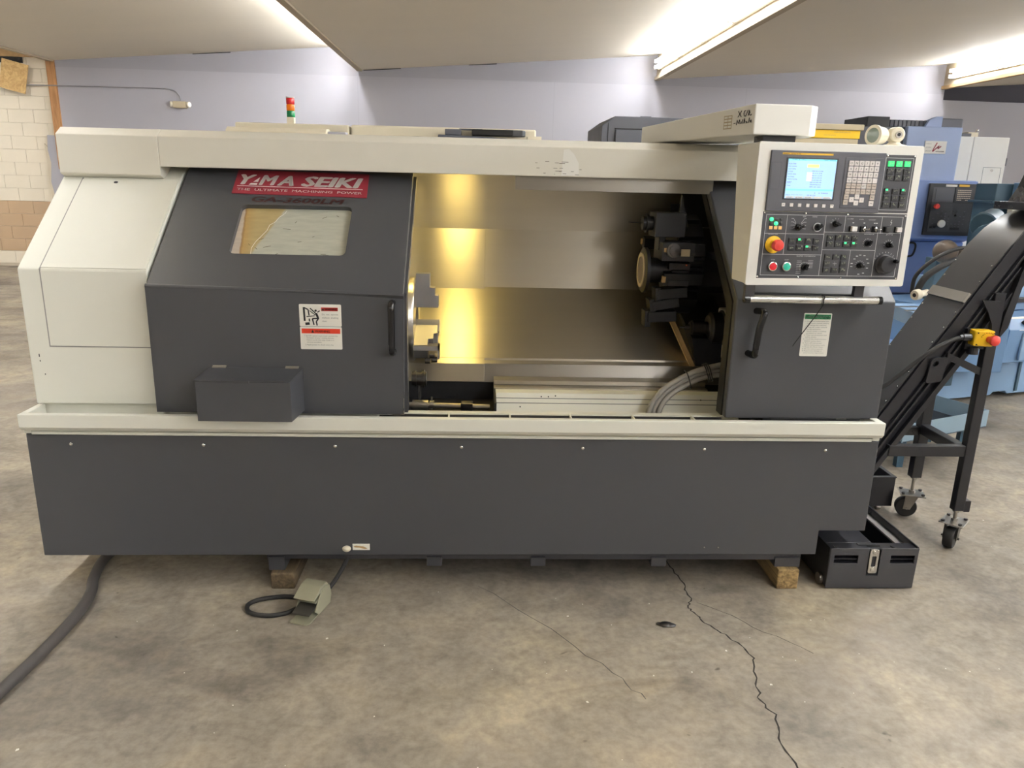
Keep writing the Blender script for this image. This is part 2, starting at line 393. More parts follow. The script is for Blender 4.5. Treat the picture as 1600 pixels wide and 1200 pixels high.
# far wall: lavender drywall from the stud to the right, painted block to the left of it
wb = struct('wall_back', MB().prism([(-6.78, -.0), (7.76, 0), (12.6, 0), (12.6, 3.05), (7.76, 3.08), (7.76, 3.17), (-6.78, 3.17)], 'y', YB, YB+.05), 'wall_lavender')
obj('drywall_sheet', MB().prism([(-6.78, 3.17), (7.76, 3.17), (7.76, 3.75), (-6.78, 3.75)], 'y', YB+.001, YB+.05), 'wall_lavender_upper', wb)
obj('drywall_sheet', MB().prism([(-7.05, .9), (-6.78, .9), (-6.78, 2.13), (-7.03, 2.13), (-7.05, 1.9), (-7.02, 1.7), (-7.06, 1.4), (-7.03, 1.2)], 'y', YB, YB+.04), 'wall_lavender', wb)
obj('torn_edge', MB().prism([(-7.06, .95), (-7.03, 1.2), (-7.045, 1.5), (-7.02, 1.72), (-7.04, 1.93), (-7.10, 2.0), (-7.085, 1.7), (-7.10, 1.4), (-7.08, 1.1)], 'y', YB+.01, YB+.05), 'mortar', wb)
obj('bare_upper_wall', MB().prism([(7.76, 3.08), (12.6, 3.05), (12.6, 3.9), (7.76, 3.9)], 'y', YB+.02, YB+.06), 'dark_wall', wb)
for x in (-2.0, 1.2, 4.4):
    obj('drywall_seam', MB().box(x-.004, x+.004, YB-.0015, YB+.001, .1, 3.16), 'wall_lavender_upper', wb)
wl = struct('wall_back_block', MB().box(-11.8, -6.70, YB+.07, YB+.3, 0, 4.0), 'mortar')
blk = {}
for r in range(17):
    z0 = .05+r*.206; m = 'block_tan' if 1 <= r <= 4 else 'block_white'
    for cidx in range(7):
        x0 = -9.45+cidx*.405+(.2 if r % 2 else 0)
        x1 = x0+.401
        if x0 > -6.75: continue
        key = (m, min(x1, -6.72)-x0 < .39)
        if key not in blk:
            wdt = min(x1, -6.72)-x0
            blk[key] = obj('block', MB().box(0, wdt, 0, .05, 0, .2015), m, wl); blk[key].location = (x0, YB+.045, z0)
        else: inst(blk[key], (x0, YB+.045, z0), wl)
struct('trim_6', MB().box(-6.90, -6.765, YB-.02, YB+.05, 1.6, ZL+.01), 'stud')
struct('wall_left', MB().box(-11.9, -11.65, YF, YB+.3, 0, 4), 'wall_other')
struct('wall_right', MB().box(12.6, 12.8, YF, YB+.3, 0, 4), 'wall_other')
struct('wall_front', MB().box(-11.8, 12.8, YF-.2, YF, 0, 4), 'wall_other')

# fluorescent strip lights on the faces of the ceiling steps
def fixture_proto():
    t = thing('fluorescent_light', '', 'light')
    obj('channel', MB().box(-.045, -.003, -.61, .61, -.075, .075), 'fixture_white', t, bevel=.004)
    for dz in (-.045, .045):
        obj('tube', MB().cyl((-.085, -.585, dz), (-.085, .585, dz), .019, seg=12), 'tube_glow', t)
    for y in (-.595, .595):
        for dz in (-.045, .045):
            obj('lamp_holder', MB().box(-.112, -.045, y-.012, y+.012, dz-.026, dz+.026), 'fixture_white', t)
    return t
fx0 = fixture_proto()
def copy_tree(o, loc):
    c = o.copy(); COL.objects.link(c); c.location = loc
    for ch in o.children:
        d = ch.copy(); COL.objects.link(d); d.parent = c
        for g in ch.children:
            e = g.copy(); COL.objects.link(e); e.parent = d
    return c
ordn = ['farthest', 'second', 'third', 'fourth', 'fifth']
first = True
for k in range(1, 6):
    for i in range(16):
        if k == 1 and i == 0: continue
        y = 9.52-i*1.25; x = STEP[k]-.02; loc = (x, y, 3.455)
        if first: f = fx0; f.location = loc; first = False
        else: f = copy_tree(fx0, loc)
        f['group'] = 'fluorescent strips on the ceiling steps'
        if k == 3 and i < 4: f['label'] = '%s strip light from the far wall on the ceiling step above the pendant' % ordn[i]
        elif k == 4 and i < 2: f['label'] = '%s twin tube strip light on the ceiling step at upper right' % ('farther' if i == 0 else 'nearer')
        else: f['label'] = 'twin tube fluorescent strip light on a ceiling step, out of the picture'

# hanging plywood scrap, emergency light and its conduit
tag(obj('plywood_scrap', MB(Matrix.Translation((-7.36, 10.28, 3.0)) @ Matrix.Rotation(math.radians(14), 4, 'Y')).box(-.2, .2, -.008, .008, -.22, .22), 'plywood', origin=Vector((-7.36, 10.28, 2.78))),
    'tilted tan plywood scrap hanging beside the wood stud at upper left', 'plywood')
obj('header_gap', MB().box(-8.6, -7.28, YB+.02, YB+.06, 3.215, 3.30), 'black', wl); obj('header_board', MB().box(-8.6, -7.0, YB+.015, YB+.05, 3.305, 3.42), 'fascia_raw', wl)
hb = thing('bracket_lamp', 'small unlit lamp on a dark bracket beside the plywood scrap', 'lamp', (-7.72, 10.3, 3.0))
obj('lamp_body', MB().box(-7.95, -7.66, 10.22, 10.30, 3.045, 3.095), 'chrome', hb, bevel=.01); obj('bracket', MB().box(-7.95, -7.64, 10.25, 10.30, 3.005, 3.035).box(-7.665, -7.64, 10.24, 10.30, 2.86, 3.06), 'dark2', hb)
for x0, x1 in ((-1.9, -1.3), (-.2, .25), (-4.6, -4.0)):
    zc = lambda x: ZL+(((x-STEP[2]) if x > STEP[2] else (x-STEP[1])))*(ZH-ZL)/4.85
    obj('ceiling_gap', MB().prism([(x0, zc(x0)-.012), (x1, zc(x1)-.016), (x1, zc(x1)-.003), (x0, zc(x0)-.001)], 'y', YB-.003, YB+.0), 'crack', wb)
em = thing('emergency_light', 'beige twin-head emergency light on the lavender wall', 'light', (-4.84, YB, 2.6))
obj('body', MB().box(-4.945, -4.735, YB-.10, YB, 2.60, 2.70), 'paper', em, bevel=.008)
for s in (-1, 1):
    h = obj('lamp_head', MB().lathe([(.02, 0), (.04, .02), (.045, .045), (.04, .05)], (-4.84+s*.108, YB-.05, 2.655), (s*.9, -.4, 0), 16), 'cream', em)
    obj('lens', MB().cyl((-4.84+s*.153, YB-.070, 2.655), (-4.84+s*.157, YB-.072, 2.655), .036, seg=16), 'sign_white', h)
tag(obj('conduit', MB().tube([(-9.4, YB-.02, 2.86), (-7.2, YB-.02, 2.885), (-5.4, YB-.02, 2.895), (-4.98, YB-.02, 2.88), (-4.86, YB-.02, 2.80), (-4.84, YB-.02, 2.716)], .009, 8), 'conduit'),
    'thin grey conduit running along the far wall to the emergency light', 'conduit')

# ================================================================== THE LATHE
LA = thing('cnc_lathe', 'large white and charcoal slant-bed lathe with open sliding door', 'lathe', (-.05, .6, .09))
# lower front cover with the stepped right end
cov = obj('front_cover', MB().prism([(-1.693, .148), (1.40, .160), (1.40, .268), (1.592, .268), (1.592, .655), (-1.693, .655)], 'y', 0, .03), 'dark', LA, bevel=.004)
scr = None
def screw(p, r=.0065, d=(0, -1, 0), parent=cov, m='chrome', name='screw'):
    return obj(name, MB().lathe([(r, 0), (r, .002), (r*.6, .0045), (.0, .005)], p, d, 10), m, parent)
for x in (-1.531, -1.039, -.542, -.058, .414, .894, 1.379): screw((x, 0, .615))
for x in (.932, .99): screw((x, 0, .192), .004)
b = obj('rating_plate', MB().box(-.489, -.421, -.002, 0, .177, .203), 'label_white', cov)
obj('stain', MB().prism([(-.486, .192), (-.475, .196), (-.46, .194), (-.448, .193), (-.43, .184), (-.44, .181), (-.46, .187), (-.48, .188)], 'y', -.0028, -.002), 'fascia_raw', cov)
obj('cable_gland', MB().ball((-.512, -.006, .184), .016, 14, 8, (1.1, .7, .8)), 'cream', cov)
obj('side_cover', MB().box(-1.69, -1.66, .03, 1.2, .148, .655), 'dark', LA)
obj('side_cover', MB().box(1.56, 1.59, .03, .36, .268, .655), 'dark', LA)
# bed and feet
bed = obj('bed', MB().box(-.86, 1.33, .06, 1.15, .14, .64), 'dark2', LA)
obj('base_flange', MB().box(-.84, 1.355, .035, .95, .118, .16), 'dark2', LA)
for x0, x1, z0 in ((-.832, -.768, .0725), (-.196, -.136, .092), (.228, .288, .092), (.726, .788, .092), (1.245, 1.350, .0905)):
    obj('foot_pad', MB().box(x0, x1, .025, .2, z0, .13), 'dark2', LA)
# coolant tray rail
tr = MB()
tr.prism([(-.04, .693), (-.028, .678), (.0, .672), (.0, .70), (-.012, .705), (-.012, .742), (-.04, .742)], 'x', -1.69, 1.585)
tr.box(-1.69, -1.665, -.0125, .105, .66, .7415); tr.box(1.555, 1.585, -.0125, .105, .66, .7415)
tr.box(-1.665, 1.555, -.012, .125, .655, .668)
obj('coolant_tray', tr, 'white', LA, bevel=.003)
sl = obj('tray_lip', MB().box(-.30, .99, .10, .13, .716, .722), 'white', LA)
obj('lip_shade', MB().box(-.30, .99, .118, .125, .668, .716), 'dark2', LA)  # dark strip standing in for the shade below the tray lip
for x in (-.11, .13, .37, .62, .86): obj('lip_stay', MB().box(x-.003, x+.003, -.012, .10, .708, .722), 'white', sl)
# left housing
hz = obj('left_housing', MB().prism([(.09, .745), (.09, 1.262), (.487, 1.585), (.70, 1.70), (1.22, 1.70), (1.22, .15), (.12, .15), (.12, .745)], 'x', -1.69, -1.222), 'white', LA, bevel=.006)
obj('headstock_housing', MB().prism([(.16, .68), (.16, 1.22), (.60, 1.585), (1.22, 1.70), (1.22, .15), (.16, .15)], 'x', -1.222, -.40), 'white', LA)
# panel seams on the housing: a thin proud access panel
dy, dz = .397, .323
nl = math.hypot(dy, dz); sd = Vector((0, dy/nl, dz/nl)); sn = X_.cross(sd)
SO = Vector((0, .09, 1.262))
ap = MB(); ap.slab([(-1.605, .006), (-1.226, .006), (-1.226, .50), (-1.605, .50)], [], SO+sn*.003, X_, sd, .003)
ap.slab([(-1.605, .975), (-1.226, .975), (-1.226, 1.256), (-1.605, 1.256)], [], Vector((0, .087, 0)), X_, Z_, .003)
obj('access_panel', ap, 'white', hz)
gp = obj('panel_gap', MB().slab([(-1.610, -.003), (-1.605, -.003), (-1.605, .51), (-1.610, .51)], [], SO+sn*.0015, X_, sd, .0015).slab([(-1.610, .970), (-1.605, .970), (-1.605, 1.26), (-1.610, 1.26)], [], Vector((0, .0885, 0)), X_, Z_, .0015).slab([(-1.605, .970), (-1.226, .970), (-1.226, .974), (-1.605, .974)], [], Vector((0, .0885, 0)), X_, Z_, .0015), 'seam_grey', hz)
obj('hole_plug', MB().slab(rrect(-1.478, -1.462, .478, .490, .0058), [], SO+sn*.004, X_, sd, .003), 'dark2', hz)
for x, z, l in ((-1.655, .93, .012), (-1.654, .912, .006), (-1.642, .86, .006)): obj('scuff', MB().box(x, x+.003, .0892, .0905, z, z+l), 'ink', hz)
# top beam with longer lip at the left
bm_ = MB(); bm_.prism([(.46, 1.635), (.46, 1.752), (.505, 1.780), (.90, 1.780), (.90, 1.70), (.56, 1.70), (.56, 1.645), (.49, 1.635)], 'x', -1.288, 1.62)
bm_.prism([(.46, 1.602), (.46, 1.752), (.505, 1.780), (.90, 1.780), (.90, 1.60), (.49, 1.588)], 'x', -1.685, -1.288)
beam = obj('top_beam', bm_, 'beam_white', LA, bevel=.003)
obj('touch_up_patch', MB().prism([(.335, 1.640), (.342, 1.742), (.362, 1.746), (.385, 1.725), (.405, 1.69), (.407, 1.64)], 'y', .4588, .4602), 'cabinet_white', beam)
for i in range(16):
    x = random.uniform(.2, .44); z = random.uniform(1.638, 1.67) if i < 11 else random.uniform(1.67, 1.70); l = random.uniform(.003, .03)
    obj('scratch', MB().box(x, x+l, .4585, .4602, z, z+.0016), 'grime', beam)
obj('wiper_strip', MB().box(.148, .985, .50, .515, 1.579, 1.64), 'stainless_dull', beam)

# ---- sliding door
DO = Vector((0, .033, 1.205)); dn = Vector((0, .52, .425)).normalized(); DW = X_.cross(dn)
DR = thing  # (doors are parts of the lathe)
dmb = MB()
win = [(-.947, .198), (-.936, .187), (-.528, .183), (-.515, .195), (-.510, .446), (-.523, .459), (-.926, .468), (-.944, .452)]
win = rrect(-.950, -.512, .186, .462, .022)
dmb.slab([(-1.212, .012), (-.276, -.014), (-.281, .69), (-1.209, .69)], [win], DO, X_, dn, .035)
zl, zr = 1.205+.012*dn.z, 1.205-.014*dn.z
dmb.slab([(-1.214, .735), (-.281, .735), (-.276, zr), (-1.212, zl)], [], Vector((0, .033, 0)), X_, Z_, .035)
door = obj('sliding_door', dmb, 'dark', LA, smooth=False)
obj('bend_edge', MB().cyl((-1.212, .040, zl+.001), (-.276, .040, zr+.001), .0085, seg=16), 'dark', door)
obj('edge_flange', MB().prism([(.06, .735), (.06, 1.20), (.575, 1.62), (.60, 1.60), (.11, 1.185), (.11, .735)], 'x', -.283, -.268), 'dark2', door)
obj('pale_edge', MB().slab([(-.2785, -.005), (-.2765, -.005), (-.2815, .66), (-.2835, .66)], [], DO+DW*.0006, X_, dn, .0006), 'seam_grey', door)  # thin pale line along the right edge of the slope
obj('chipped_edge', MB().box(-.345, -.282, .0322, .034, .735, .7365).box(-.2822, -.2795, .0322, .034, .76, .80).box(-.2822, -.2795, .0322, .034, .735, .75), 'steel', door)
wo = DO+X_*-.950+dn*.186-DW*.020
pane = MB().slab([(-.01, -.01), (.448, -.01), (.448, .286), (-.01, .286)], [], (0, 0, 0), X_, Y_, .006)
wp = obj('window_pane', pane, 'window', door, origin=Vector((0, 0, 0)))
Mw = Matrix((X_, dn, DW)).transposed().to_4x4(); Mw.translation = wo-Vector(LA.location); wp.matrix_local = Mw
ws = MB()
for (x, y, l, a) in [(.10, .10, .02, .5), (.19, .16, .03, -.1), (.13, .06, .03, .3), (.22, .20, .012, 1), (.30, .12, .008, .4), (.09, .05, .016, -.8), (.25, .09, .014, .2), (.06, .07, .012, -.9), (.17, .02, .018, .5), (.35, .025, .02, .05), (.36, .02, .022, 0), (.33, .23, .02, .6), (.38, .24, .012, -.6)]:
    c = wo+X_*x+dn*y+DW*.0008; u = X_*math.cos(a)+dn*math.sin(a); v = dn*math.cos(a)-X_*math.sin(a)
    ws.slab([(-l/2, -.0006), (l/2, -.0006), (l/2, .0006), (-l/2, .0006)], [], c, u, v, .0006)
obj('pane_scratches', ws, 'grime', door)
cr = MB()
pth = [(.075, .02), (.072, .05), (.082, .085), (.10, .12), (.115, .15), (.12, .18), (.14, .20), (.15, .225), (.17, .25), (.175, .265)]
for a, b2 in zip(pth[:-1], pth[1:]): cr.tube([wo+X_*a[0]+dn*a[1]+DW*.001, wo+X_*b2[0]+dn*b2[1]+DW*.0005], .0007, 5)
obj('glue_line', cr, 'sign_white', door)
# name plate
def on_door(u, s, l=.0): return DO+X_*u+dn*s+DW*l
lg = obj('name_plate', MB().slab([(-1.004, .525), (-.460, .515), (-.463, .660), (-1.003, .669)], [], DO+DW*.003, X_, dn, .003), 'sign_red', door)
Ux = (on_door(-.46, .515)-on_door(-1.004, .525)).normalized(); Vx = DW.cross(Ux).normalized()
def lt(body, u, s, h, wd, bold=0.0, shear=0.0, m='sign_white', name='lettering', l=.0034):
    return obj(name, MB().text(body, on_door(u, s, l), Ux, Vx, h, wd, bold, shear, lift=.0), m, door)
lt('Y', -.988, .581, .062, .066, .05, .25); lt('M', -.906, .5795, .062, .074, .045, .22); lt('A', -.832, .578, .062, .068, .05, .22); lt('SEIKI', -.735, .577, .062, .25, .05, .22)
obj('lettering', MB().slab([(-.930, .596), (-.911, .596), (-.907, .625)], [], DO+DW*.0036, X_, dn, .0006).slab([(-.945, .578), (-.912, .578), (-.912, .588), (-.938, .588)], [], DO+DW*.0036, X_, dn, .0006), 'sign_white', door)
obj('underline', MB().slab([(-.990, .5685), (-.481, .5615), (-.481, .5645), (-.990, .5715)], [], DO+DW*.0036, X_, dn, .0006), 'sign_white', door)
lt('THE  ULTIMATE  MACHINING  POWER', -.988, .543, .0140, .507, .02)
lt('GA-3600LM', -.919, .4795, .032, .372, .03, .2, 'model_red', l=.0006)
# warning plates
def flat(name, x0, x1, z0, z1, m, y, parent, r=.004):
    return obj(name, MB().slab(rrect(x0, x1, z0, z1, r, 3), [], (0, y, 0), X_, Z_, .0012), m, parent)
flat('warning_plate', -.661, -.507, 1.075, 1.158, 'label_white', .0315, door); flat('warning_plate', -.661, -.507, .988, 1.0735, 'label_white', .0315, door)
obj('warning_band', MB().box(-.580, -.519, .0308, .0316, 1.1335, 1.1465), 'warn_red_dull', door)
obj('warning_band', MB().box(-.655, -.513, .0308, .0316, 1.0485, 1.0665), 'warn_red', door)
sg = MB()
def stroke(pts, t, y=.0306):
    for (x0, z0), (x1, z1) in zip(pts[:-1], pts[1:]):
        d = Vector((x1-x0, 0, z1-z0)); n_ = Vector((-d.z, 0, d.x)).normalized()*t/2
        a_, b_ = Vector((x0, y, z0)), Vector((x1, y, z1)); sg.quad(a_-n_, b_-n_, b_+n_, a_+n_)
fx = lambda x, z: (-.661+x*.154/875, 1.158-z*.083/450)   # sign drawing grid (units of the plate artwork)
for pts, t in (([(100, 60), (110, 340)], .007), ([(110, 70), (190, 110), (205, 230)], .0045), ([(205, 290), (210, 350)], .005), ([(120, 400), (210, 390)], .010), ([(230, 80), (340, 180), (370, 230)], .004), ([(220, 130), (330, 215)], .003),
               ([(150, 250), (320, 235)], .003), ([(350, 180), (385, 260), (390, 300)], .008), ([(380, 160), (430, 130)], .004), ([(385, 285), (270, 290), (300, 420)], .005), ([(390, 300), (350, 350), (365, 430)], .005)):
    stroke([fx(*p) for p in pts], t)
c0 = fx(345, 128); sg.quad(*[Vector((c0[0]+.0042*math.cos(i*PI/6), .0306, c0[1]+.0042*math.sin(i*PI/6))) for i in range(12)])
obj('pictogram', sg, 'ink', door)
tx = MB()
def wt(body, x, z, h, wd=None, bold=0.0): tx.text(body, (x, .0300, z), X_, Z_, h, wd, bold, lift=0)
wt('WARNING', -.566, 1.1362, .0075, .044, .03); wt('WARNING', -.606, 1.0528, .0085, .055, .03)
tx.quad((-.579, .030, 1.1355), (-.569, .030, 1.1355), (-.574, .030, 1.1448)); tx.quad((-.620, .030, 1.0515), (-.609, .030, 1.0515), (-.6145, .030, 1.0630))
obj('lettering', tx, 'ink', door)
tx = MB()
wt('Do  not  operate', -.578, 1.118, .0062, .06); wt('without  shutting', -.578, 1.1055, .0062, .06); wt('door', -.577, 1.093, .0062)
wt('1 Spindle speed must never exceed the', -.645, 1.0375, .0048, .122); wt('limitation of your rotating devices.', -.637, 1.0295, .0048, .10); wt('Failure to do this may result in a', -.637, 1.0215, .0048, .10); wt('serious accident.', -.637, 1.0135, .0048, .055)
wt('2 Apply grease to chuck every day.', -.643, 1.0035, .0048, .105)
obj('lettering', tx, 'ink_soft', door)
# door handles
def handle(x, z0, z1, parent, y=.033, dx=0.0):
    obj('handle', MB().tube([(x-dx, y, z1), (x-dx*.5, y-.032, z1), (x, y-.046, z1-.012), (x, y-.046, z1-.05), (x, y-.046, z0+.05), (x, y-.046, z0+.012), (x-dx*.5, y-.032, z0), (x-dx, y, z0)], .0125, 14), 'blackgloss', parent)
handle(-.318, .985, 1.168, door)
# tool box on the door
tb = MB().hexa([(-1.014, -.10, .743), (-.675, -.10, .743), (-.658, .033, .748), (-1.0, .033, .748), (-1.014, -.10, .893), (-.675, -.10, .893), (-.658, .033, .910), (-1.0, .033, .910)])
tbx = obj('tool_box', tb, 'dark', LA, bevel=.002)
obj('lid', MB().hexa([(-1.016, -.103, .8945), (-.673, -.103, .8945), (-.656, .031, .911), (-1.002, .031, .911), (-1.016, -.103, .899), (-.673, -.103, .899), (-.656, .031, .916), (-1.002, .031, .916)]), 'dark', tbx, bevel=.001)
for x in (-.99, -.721): obj('hinge', MB().box(x, x+.049, .020, .032, .914, .9185).cyl((x, .030, .919), (x+.049, .030, .919), .0035, seg=8), 'steel', tbx)
obj('lid_tab', MB().box(-.876, -.82, -.1055, -.1005, .889, .8985), 'dark2', tbx)
# right-hand door
rd = MB(); rd.prism([(.03, .735), (.03, 1.205), (.56, 1.64), (.60, 1.615), (.07, 1.19), (.07, .735)], 'x', .972, 1.588)
rdo = obj('fixed_door', rd, 'dark', LA, bevel=.006)
obj('edge_flange', MB().prism([(.07, .735), (.07, 1.19), (.58, 1.61), (.61, 1.585), (.13, 1.165), (.13, .735)], 'x', .968, .985), 'black', rdo)
obj('handle', MB().tube([(1.052, .033, 1.162), (1.066, -.012, 1.164), (1.062, -.02, 1.145), (1.052, -.02, 1.10), (1.048, -.02, 1.05), (1.046, -.02, 1.012), (1.046, -.008, .998), (1.036, .033, .998)], .0125, 14), 'blackgloss', rdo)
flat('safety_plate', 1.2375, 1.3455, .9895, 1.1575, 'label_white', .0288, rdo)
obj('safety_band', MB().box(1.2415, 1.3415, .0278, .0284, 1.134, 1.1525), 'green_sign', rdo)
tx = MB(); tx.text('SAFETY PRECAUTIONS', (1.245, .0272, 1.1385), X_, Z_, .0085, .093, .02, lift=0); obj('lettering', tx, 'sign_white', rdo)
tx = MB(); random.seed(3)
SAFE = ['1. Read and understand this', 'instruction manual before', 'operating this machine.', '2. Keep all covers closed', 'during operation.', '3. Never touch a rotating', 'workpiece or chuck.', '4. Wear eye protection and', 'safety shoes.', '5. Check the chuck pressure', 'before every start.', '6. Turn off main power', 'before maintenance work.', '7. Keep the floor clean.', '8. Do not remove guards.', '9. Report any damage at', 'once to your supervisor.']
for i, s_ in enumerate(SAFE): tx.text(s_, (1.245 if s_[0].isdigit() else 1.251, .0272, 1.1245-i*.0077), X_, Z_, .0042, min(.09, .0034*len(s_)), lift=0)
obj('lettering', tx, 'ink_soft', rdo)
obj('chipped_edge', MB().box(1.42, 1.46, .0285, .031, .7345, .7375).box(1.53, 1.575, .0285, .031, .7345, .7375), 'steel', rdo)
obj('right_housing', MB().prism([(.14, .30), (.14, .70), (.16, 1.19), (.60, 1.56), (.62, 1.70), (1.22, 1.70), (1.22, .30)], 'x', 1.20, 1.585), 'dark2', LA)
obj('rear_housing', MB().box(-1.69, 1.60, 1.16, 1.26, .15, 1.76), 'white', LA)
obj('roof', MB().box(-1.68, 1.60, .88, 1.20, 1.70, 1.765), 'beam_white', LA)

# ---- inside the work area: telescopic stainless way covers
sec = [(.955, 1.70), (1.0, 1.383), (.93, 1.100), (.5, .829), (.48, .753)]
def cover(x0, x1, off, name, m):
    p = [(y-off, z) for y, z in sec]; q = [(y+.02, z+.02) for y, z in reversed(sec)]
    return obj(name, MB().prism(p+q, 'x', x0, x1), m, LA, bevel=.0015)
cover(-.42, .030, .010, 'way_cover', 'stainless'); cover(.026, .98, 0, 'way_cover', 'stainless')
obj('apron_strip', MB().prism([(.495, .829), (.475, .750), (.49, .745), (.52, .829)], 'x', -.42, 1.2), 'stainless_dull', LA)
obj('chip_pit', MB().box(-.42, 1.16, .485, .52, .60, .752).box(-.42, 1.16, .13, .50, .655, .662), 'black', LA)
obj('way_rail', MB().box(.072, 1.0, .40, .47, .760, .778).box(.072, 1.0, .36, .44, .742, .757), 'stainless', LA)
apr = MB(); apr.prism([(.22, .668), (.25, .690), (.30, .751), (.36, .751), (.36, .668)], 'x', .078, 1.10)
ga = obj('guard_apron', apr, 'white', LA, bevel=.002)
for t in (.42, .70):
    y, z = .25+.05*t, .690+.061*t; obj('apron_seam', MB().box(.079, 1.09, y-.0015, y+.002, z-.0012, z+.0012), 'ink_soft', ga)
for x, t in ((.27, .8), (.30, .8), (.33, .85), (.18, .2), (.95, .7), (1.02, .6)): obj('hole', MB().lathe([(.003, 0), (.003, .001), (.0, .0012)], (x, .25+.05*t-.0008, .690+.061*t), (0, -.77, .64), 8), 'ink', ga)
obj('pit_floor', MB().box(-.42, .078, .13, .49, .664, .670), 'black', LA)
obj('pit_side', MB().box(.070, .078, .14, .47, .67, .752), 'black', LA)
# headstock wall and chuck
hw = obj('headstock_wall', MB().prism([(.20, .68), (.20, 1.16), (.62, 1.60), (1.0, 1.68), (1.0, .74), (.5, .74), (.5, .68)], 'x', -.42, -.345), 'white', LA)
CY, CZ = .60, 1.0
ch = obj('chuck', MB().lathe([(.16, 0), (.195, .012), (.195, .075), (.188, .085), (.07, .086), (.07, .07), (.0, .07)], (-.36, CY, CZ), (1, 0, 0), 40), 'steel', LA)
def jaw(ang):
    mb = MB(Matrix.Translation((-.275, CY, CZ)) @ Matrix.Rotation(ang, 4, 'X'))
    mb.prism([(-.004, .062), (.098, .062), (.098, .115), (.082, .118), (.082, .150), (.060, .152), (.060, .212), (.0, .212)], 'y', -.03, .03)
    return obj('jaw', mb, 'jaw_steel', ch, bevel=.002)
jaw(0); jaw(math.radians(122)); jaw(math.radians(-122))
for (x, z, l) in ((-.272, .925, .10), ):
    obj('jaw_key', MB().box(-.275, -.165, .40, .46, .905, .925).box(-.172, -.165, .40, .46, .868, .925), 'jaw_steel', ch)
for x, z in ((-.205, .885), (-.225, .862), (-.195, .868)): obj('jaw_bolt', MB().cyl((x, .395, z), (x+.022, .395, z), .012, seg=12), 'dark_steel', ch)
obj('coolant_pipe', MB().cyl((-.275, .33, .80), (-.215, .33, .80), .030, seg=18).cyl((-.262, .33, .80), (-.255, .33, .80), .036, seg=18).cyl((-.232, .33, .80), (-.222, .33, .80), .038, seg=18).cyl((-.243, .33, .80), (-.243, .33, .69), .006, seg=8), 'dark_steel', LA)
rod = obj('support_rod', MB().cyl((-.30, .28, .700), (.053, .28, .693), .012, seg=16), 'steel', LA)
obj('collar', MB().cyl((-.27, .28, .700), (-.205, .28, .699), .021, seg=18), 'steel', rod)
obj('clamp_block', MB().box(-.068, -.018, .258, .302, .677, .714), 'dark_steel', rod, bevel=.003)
obj('clamp_pin', MB().cyl((-.19, .28, .68), (-.19, .28, .735), .004, seg=8).cyl((-.198, .28, .703), (-.18, .28, .703), .017, seg=14), 'steel', rod)
# work light inside, behind the beam at the left
wlp = obj('work_light', MB().box(-.19, -.03, .60, .70, 1.655, 1.69), 'cream', LA)
obj('light_lens', MB().box(-.18, -.04, .61, .69, 1.645, 1.655), 'work_glow', wlp)
# turret
TY, TZ = .68, 1.285
tu = obj('turret', MB().lathe([(.05, 0), (.17, .004), (.185, .02), (.185, .12), (.15, .125), (.15, .40), (.10, .41)], (.86, TY, TZ), (1, 0, 0), 12), 'shaded_steel', LA, smooth=False)
for i in range(12):
    a = 2*PI*i/12+.26
    Mt = Matrix.Translation((.86, TY, TZ)) @ Matrix.Rotation(a, 4, 'X')
    obj('tool_station', MB(Mt).box(.005, .11, -.036, .036, .165, .20), 'navy', tu, bevel=.002)
    if i in (2, 3, 4, 9, 10, 5):
        tl = obj('tool_holder', MB(Mt).box(-.07, .10, -.026, .026, .20, .245), 'shaded_steel', tu, bevel=.002)
        obj('insert', MB(Mt).box(-.078, -.062, -.012, .014, .236, .250), 'fascia_raw', tu)
# drill head, milling head and boring ring that face the chuck
obj('tool_block', MB().box(.745, .875, .47, .60, 1.398, 1.50).box(.77, .80, .50, .58, 1.34, 1.40), 'navy', tu, bevel=.003)
obj('drill', MB().cyl((.70, .53, 1.452), (.745, .53, 1.452), .030, seg=16).cyl((.715, .53, 1.452), (.722, .53, 1.452), .040, seg=16).cyl((.64, .53, 1.455), (.70, .53, 1.452), .002, seg=6), 'shaded_steel', tu)
tb2 = obj('milling_block', MB().box(.775, .915, .44, .60, 1.300, 1.378), 'navy', tu, bevel=.003)
obj('collet', MB().lathe([(.030, 0), (.030, .012), (.022, .014), (.022, .024), (.008, .026), (.0, .028)], (.822, .44, 1.345), (0, -1, .1), 18), 'dark_steel', tu)
obj('data_plate', MB().box(.855, .893, .437, .440, 1.322, 1.352), 'paper', tu)
rg = obj('boring_head', MB().lathe([(.085, 0), (.098, .006), (.098, .02), (.055, .03), (.048, .15), (.05, .2)], (.708, .52, 1.253), (1, 0, 0), 30), 'shaded_steel', tu)
obj('face_disc', MB().cyl((.706, .52, 1.253), (.709, .52, 1.253), .058, seg=28), 'knob_brown', tu)
obj('face_ring', MB().lathe([(.058, .0), (.058, -.005), (.074, -.005), (.074, .0)], (.708, .52, 1.253), (1, 0, 0), 30), 'fascia', tu)
obj('bar_holder', MB().box(.81, .90, .44, .50, 1.265, 1.292).box(.81, .90, .44, .50, 1.195, 1.220).box(.825, .90, .45, .50, 1.225, 1.26), 'shaded_steel', tu, bevel=.002)
for x, z in ((.828, 1.279), (.848, 1.279), (.824, 1.208), (.845, 1.208)): obj('bolt_hole', MB().cyl((x, .4405, z), (x, .4385, z), .0055, seg=10), 'ink', tu)
obj('red_mark', MB().box(.880, .886, .438, .4405, 1.282, 1.288), 'orange_paint', tu)
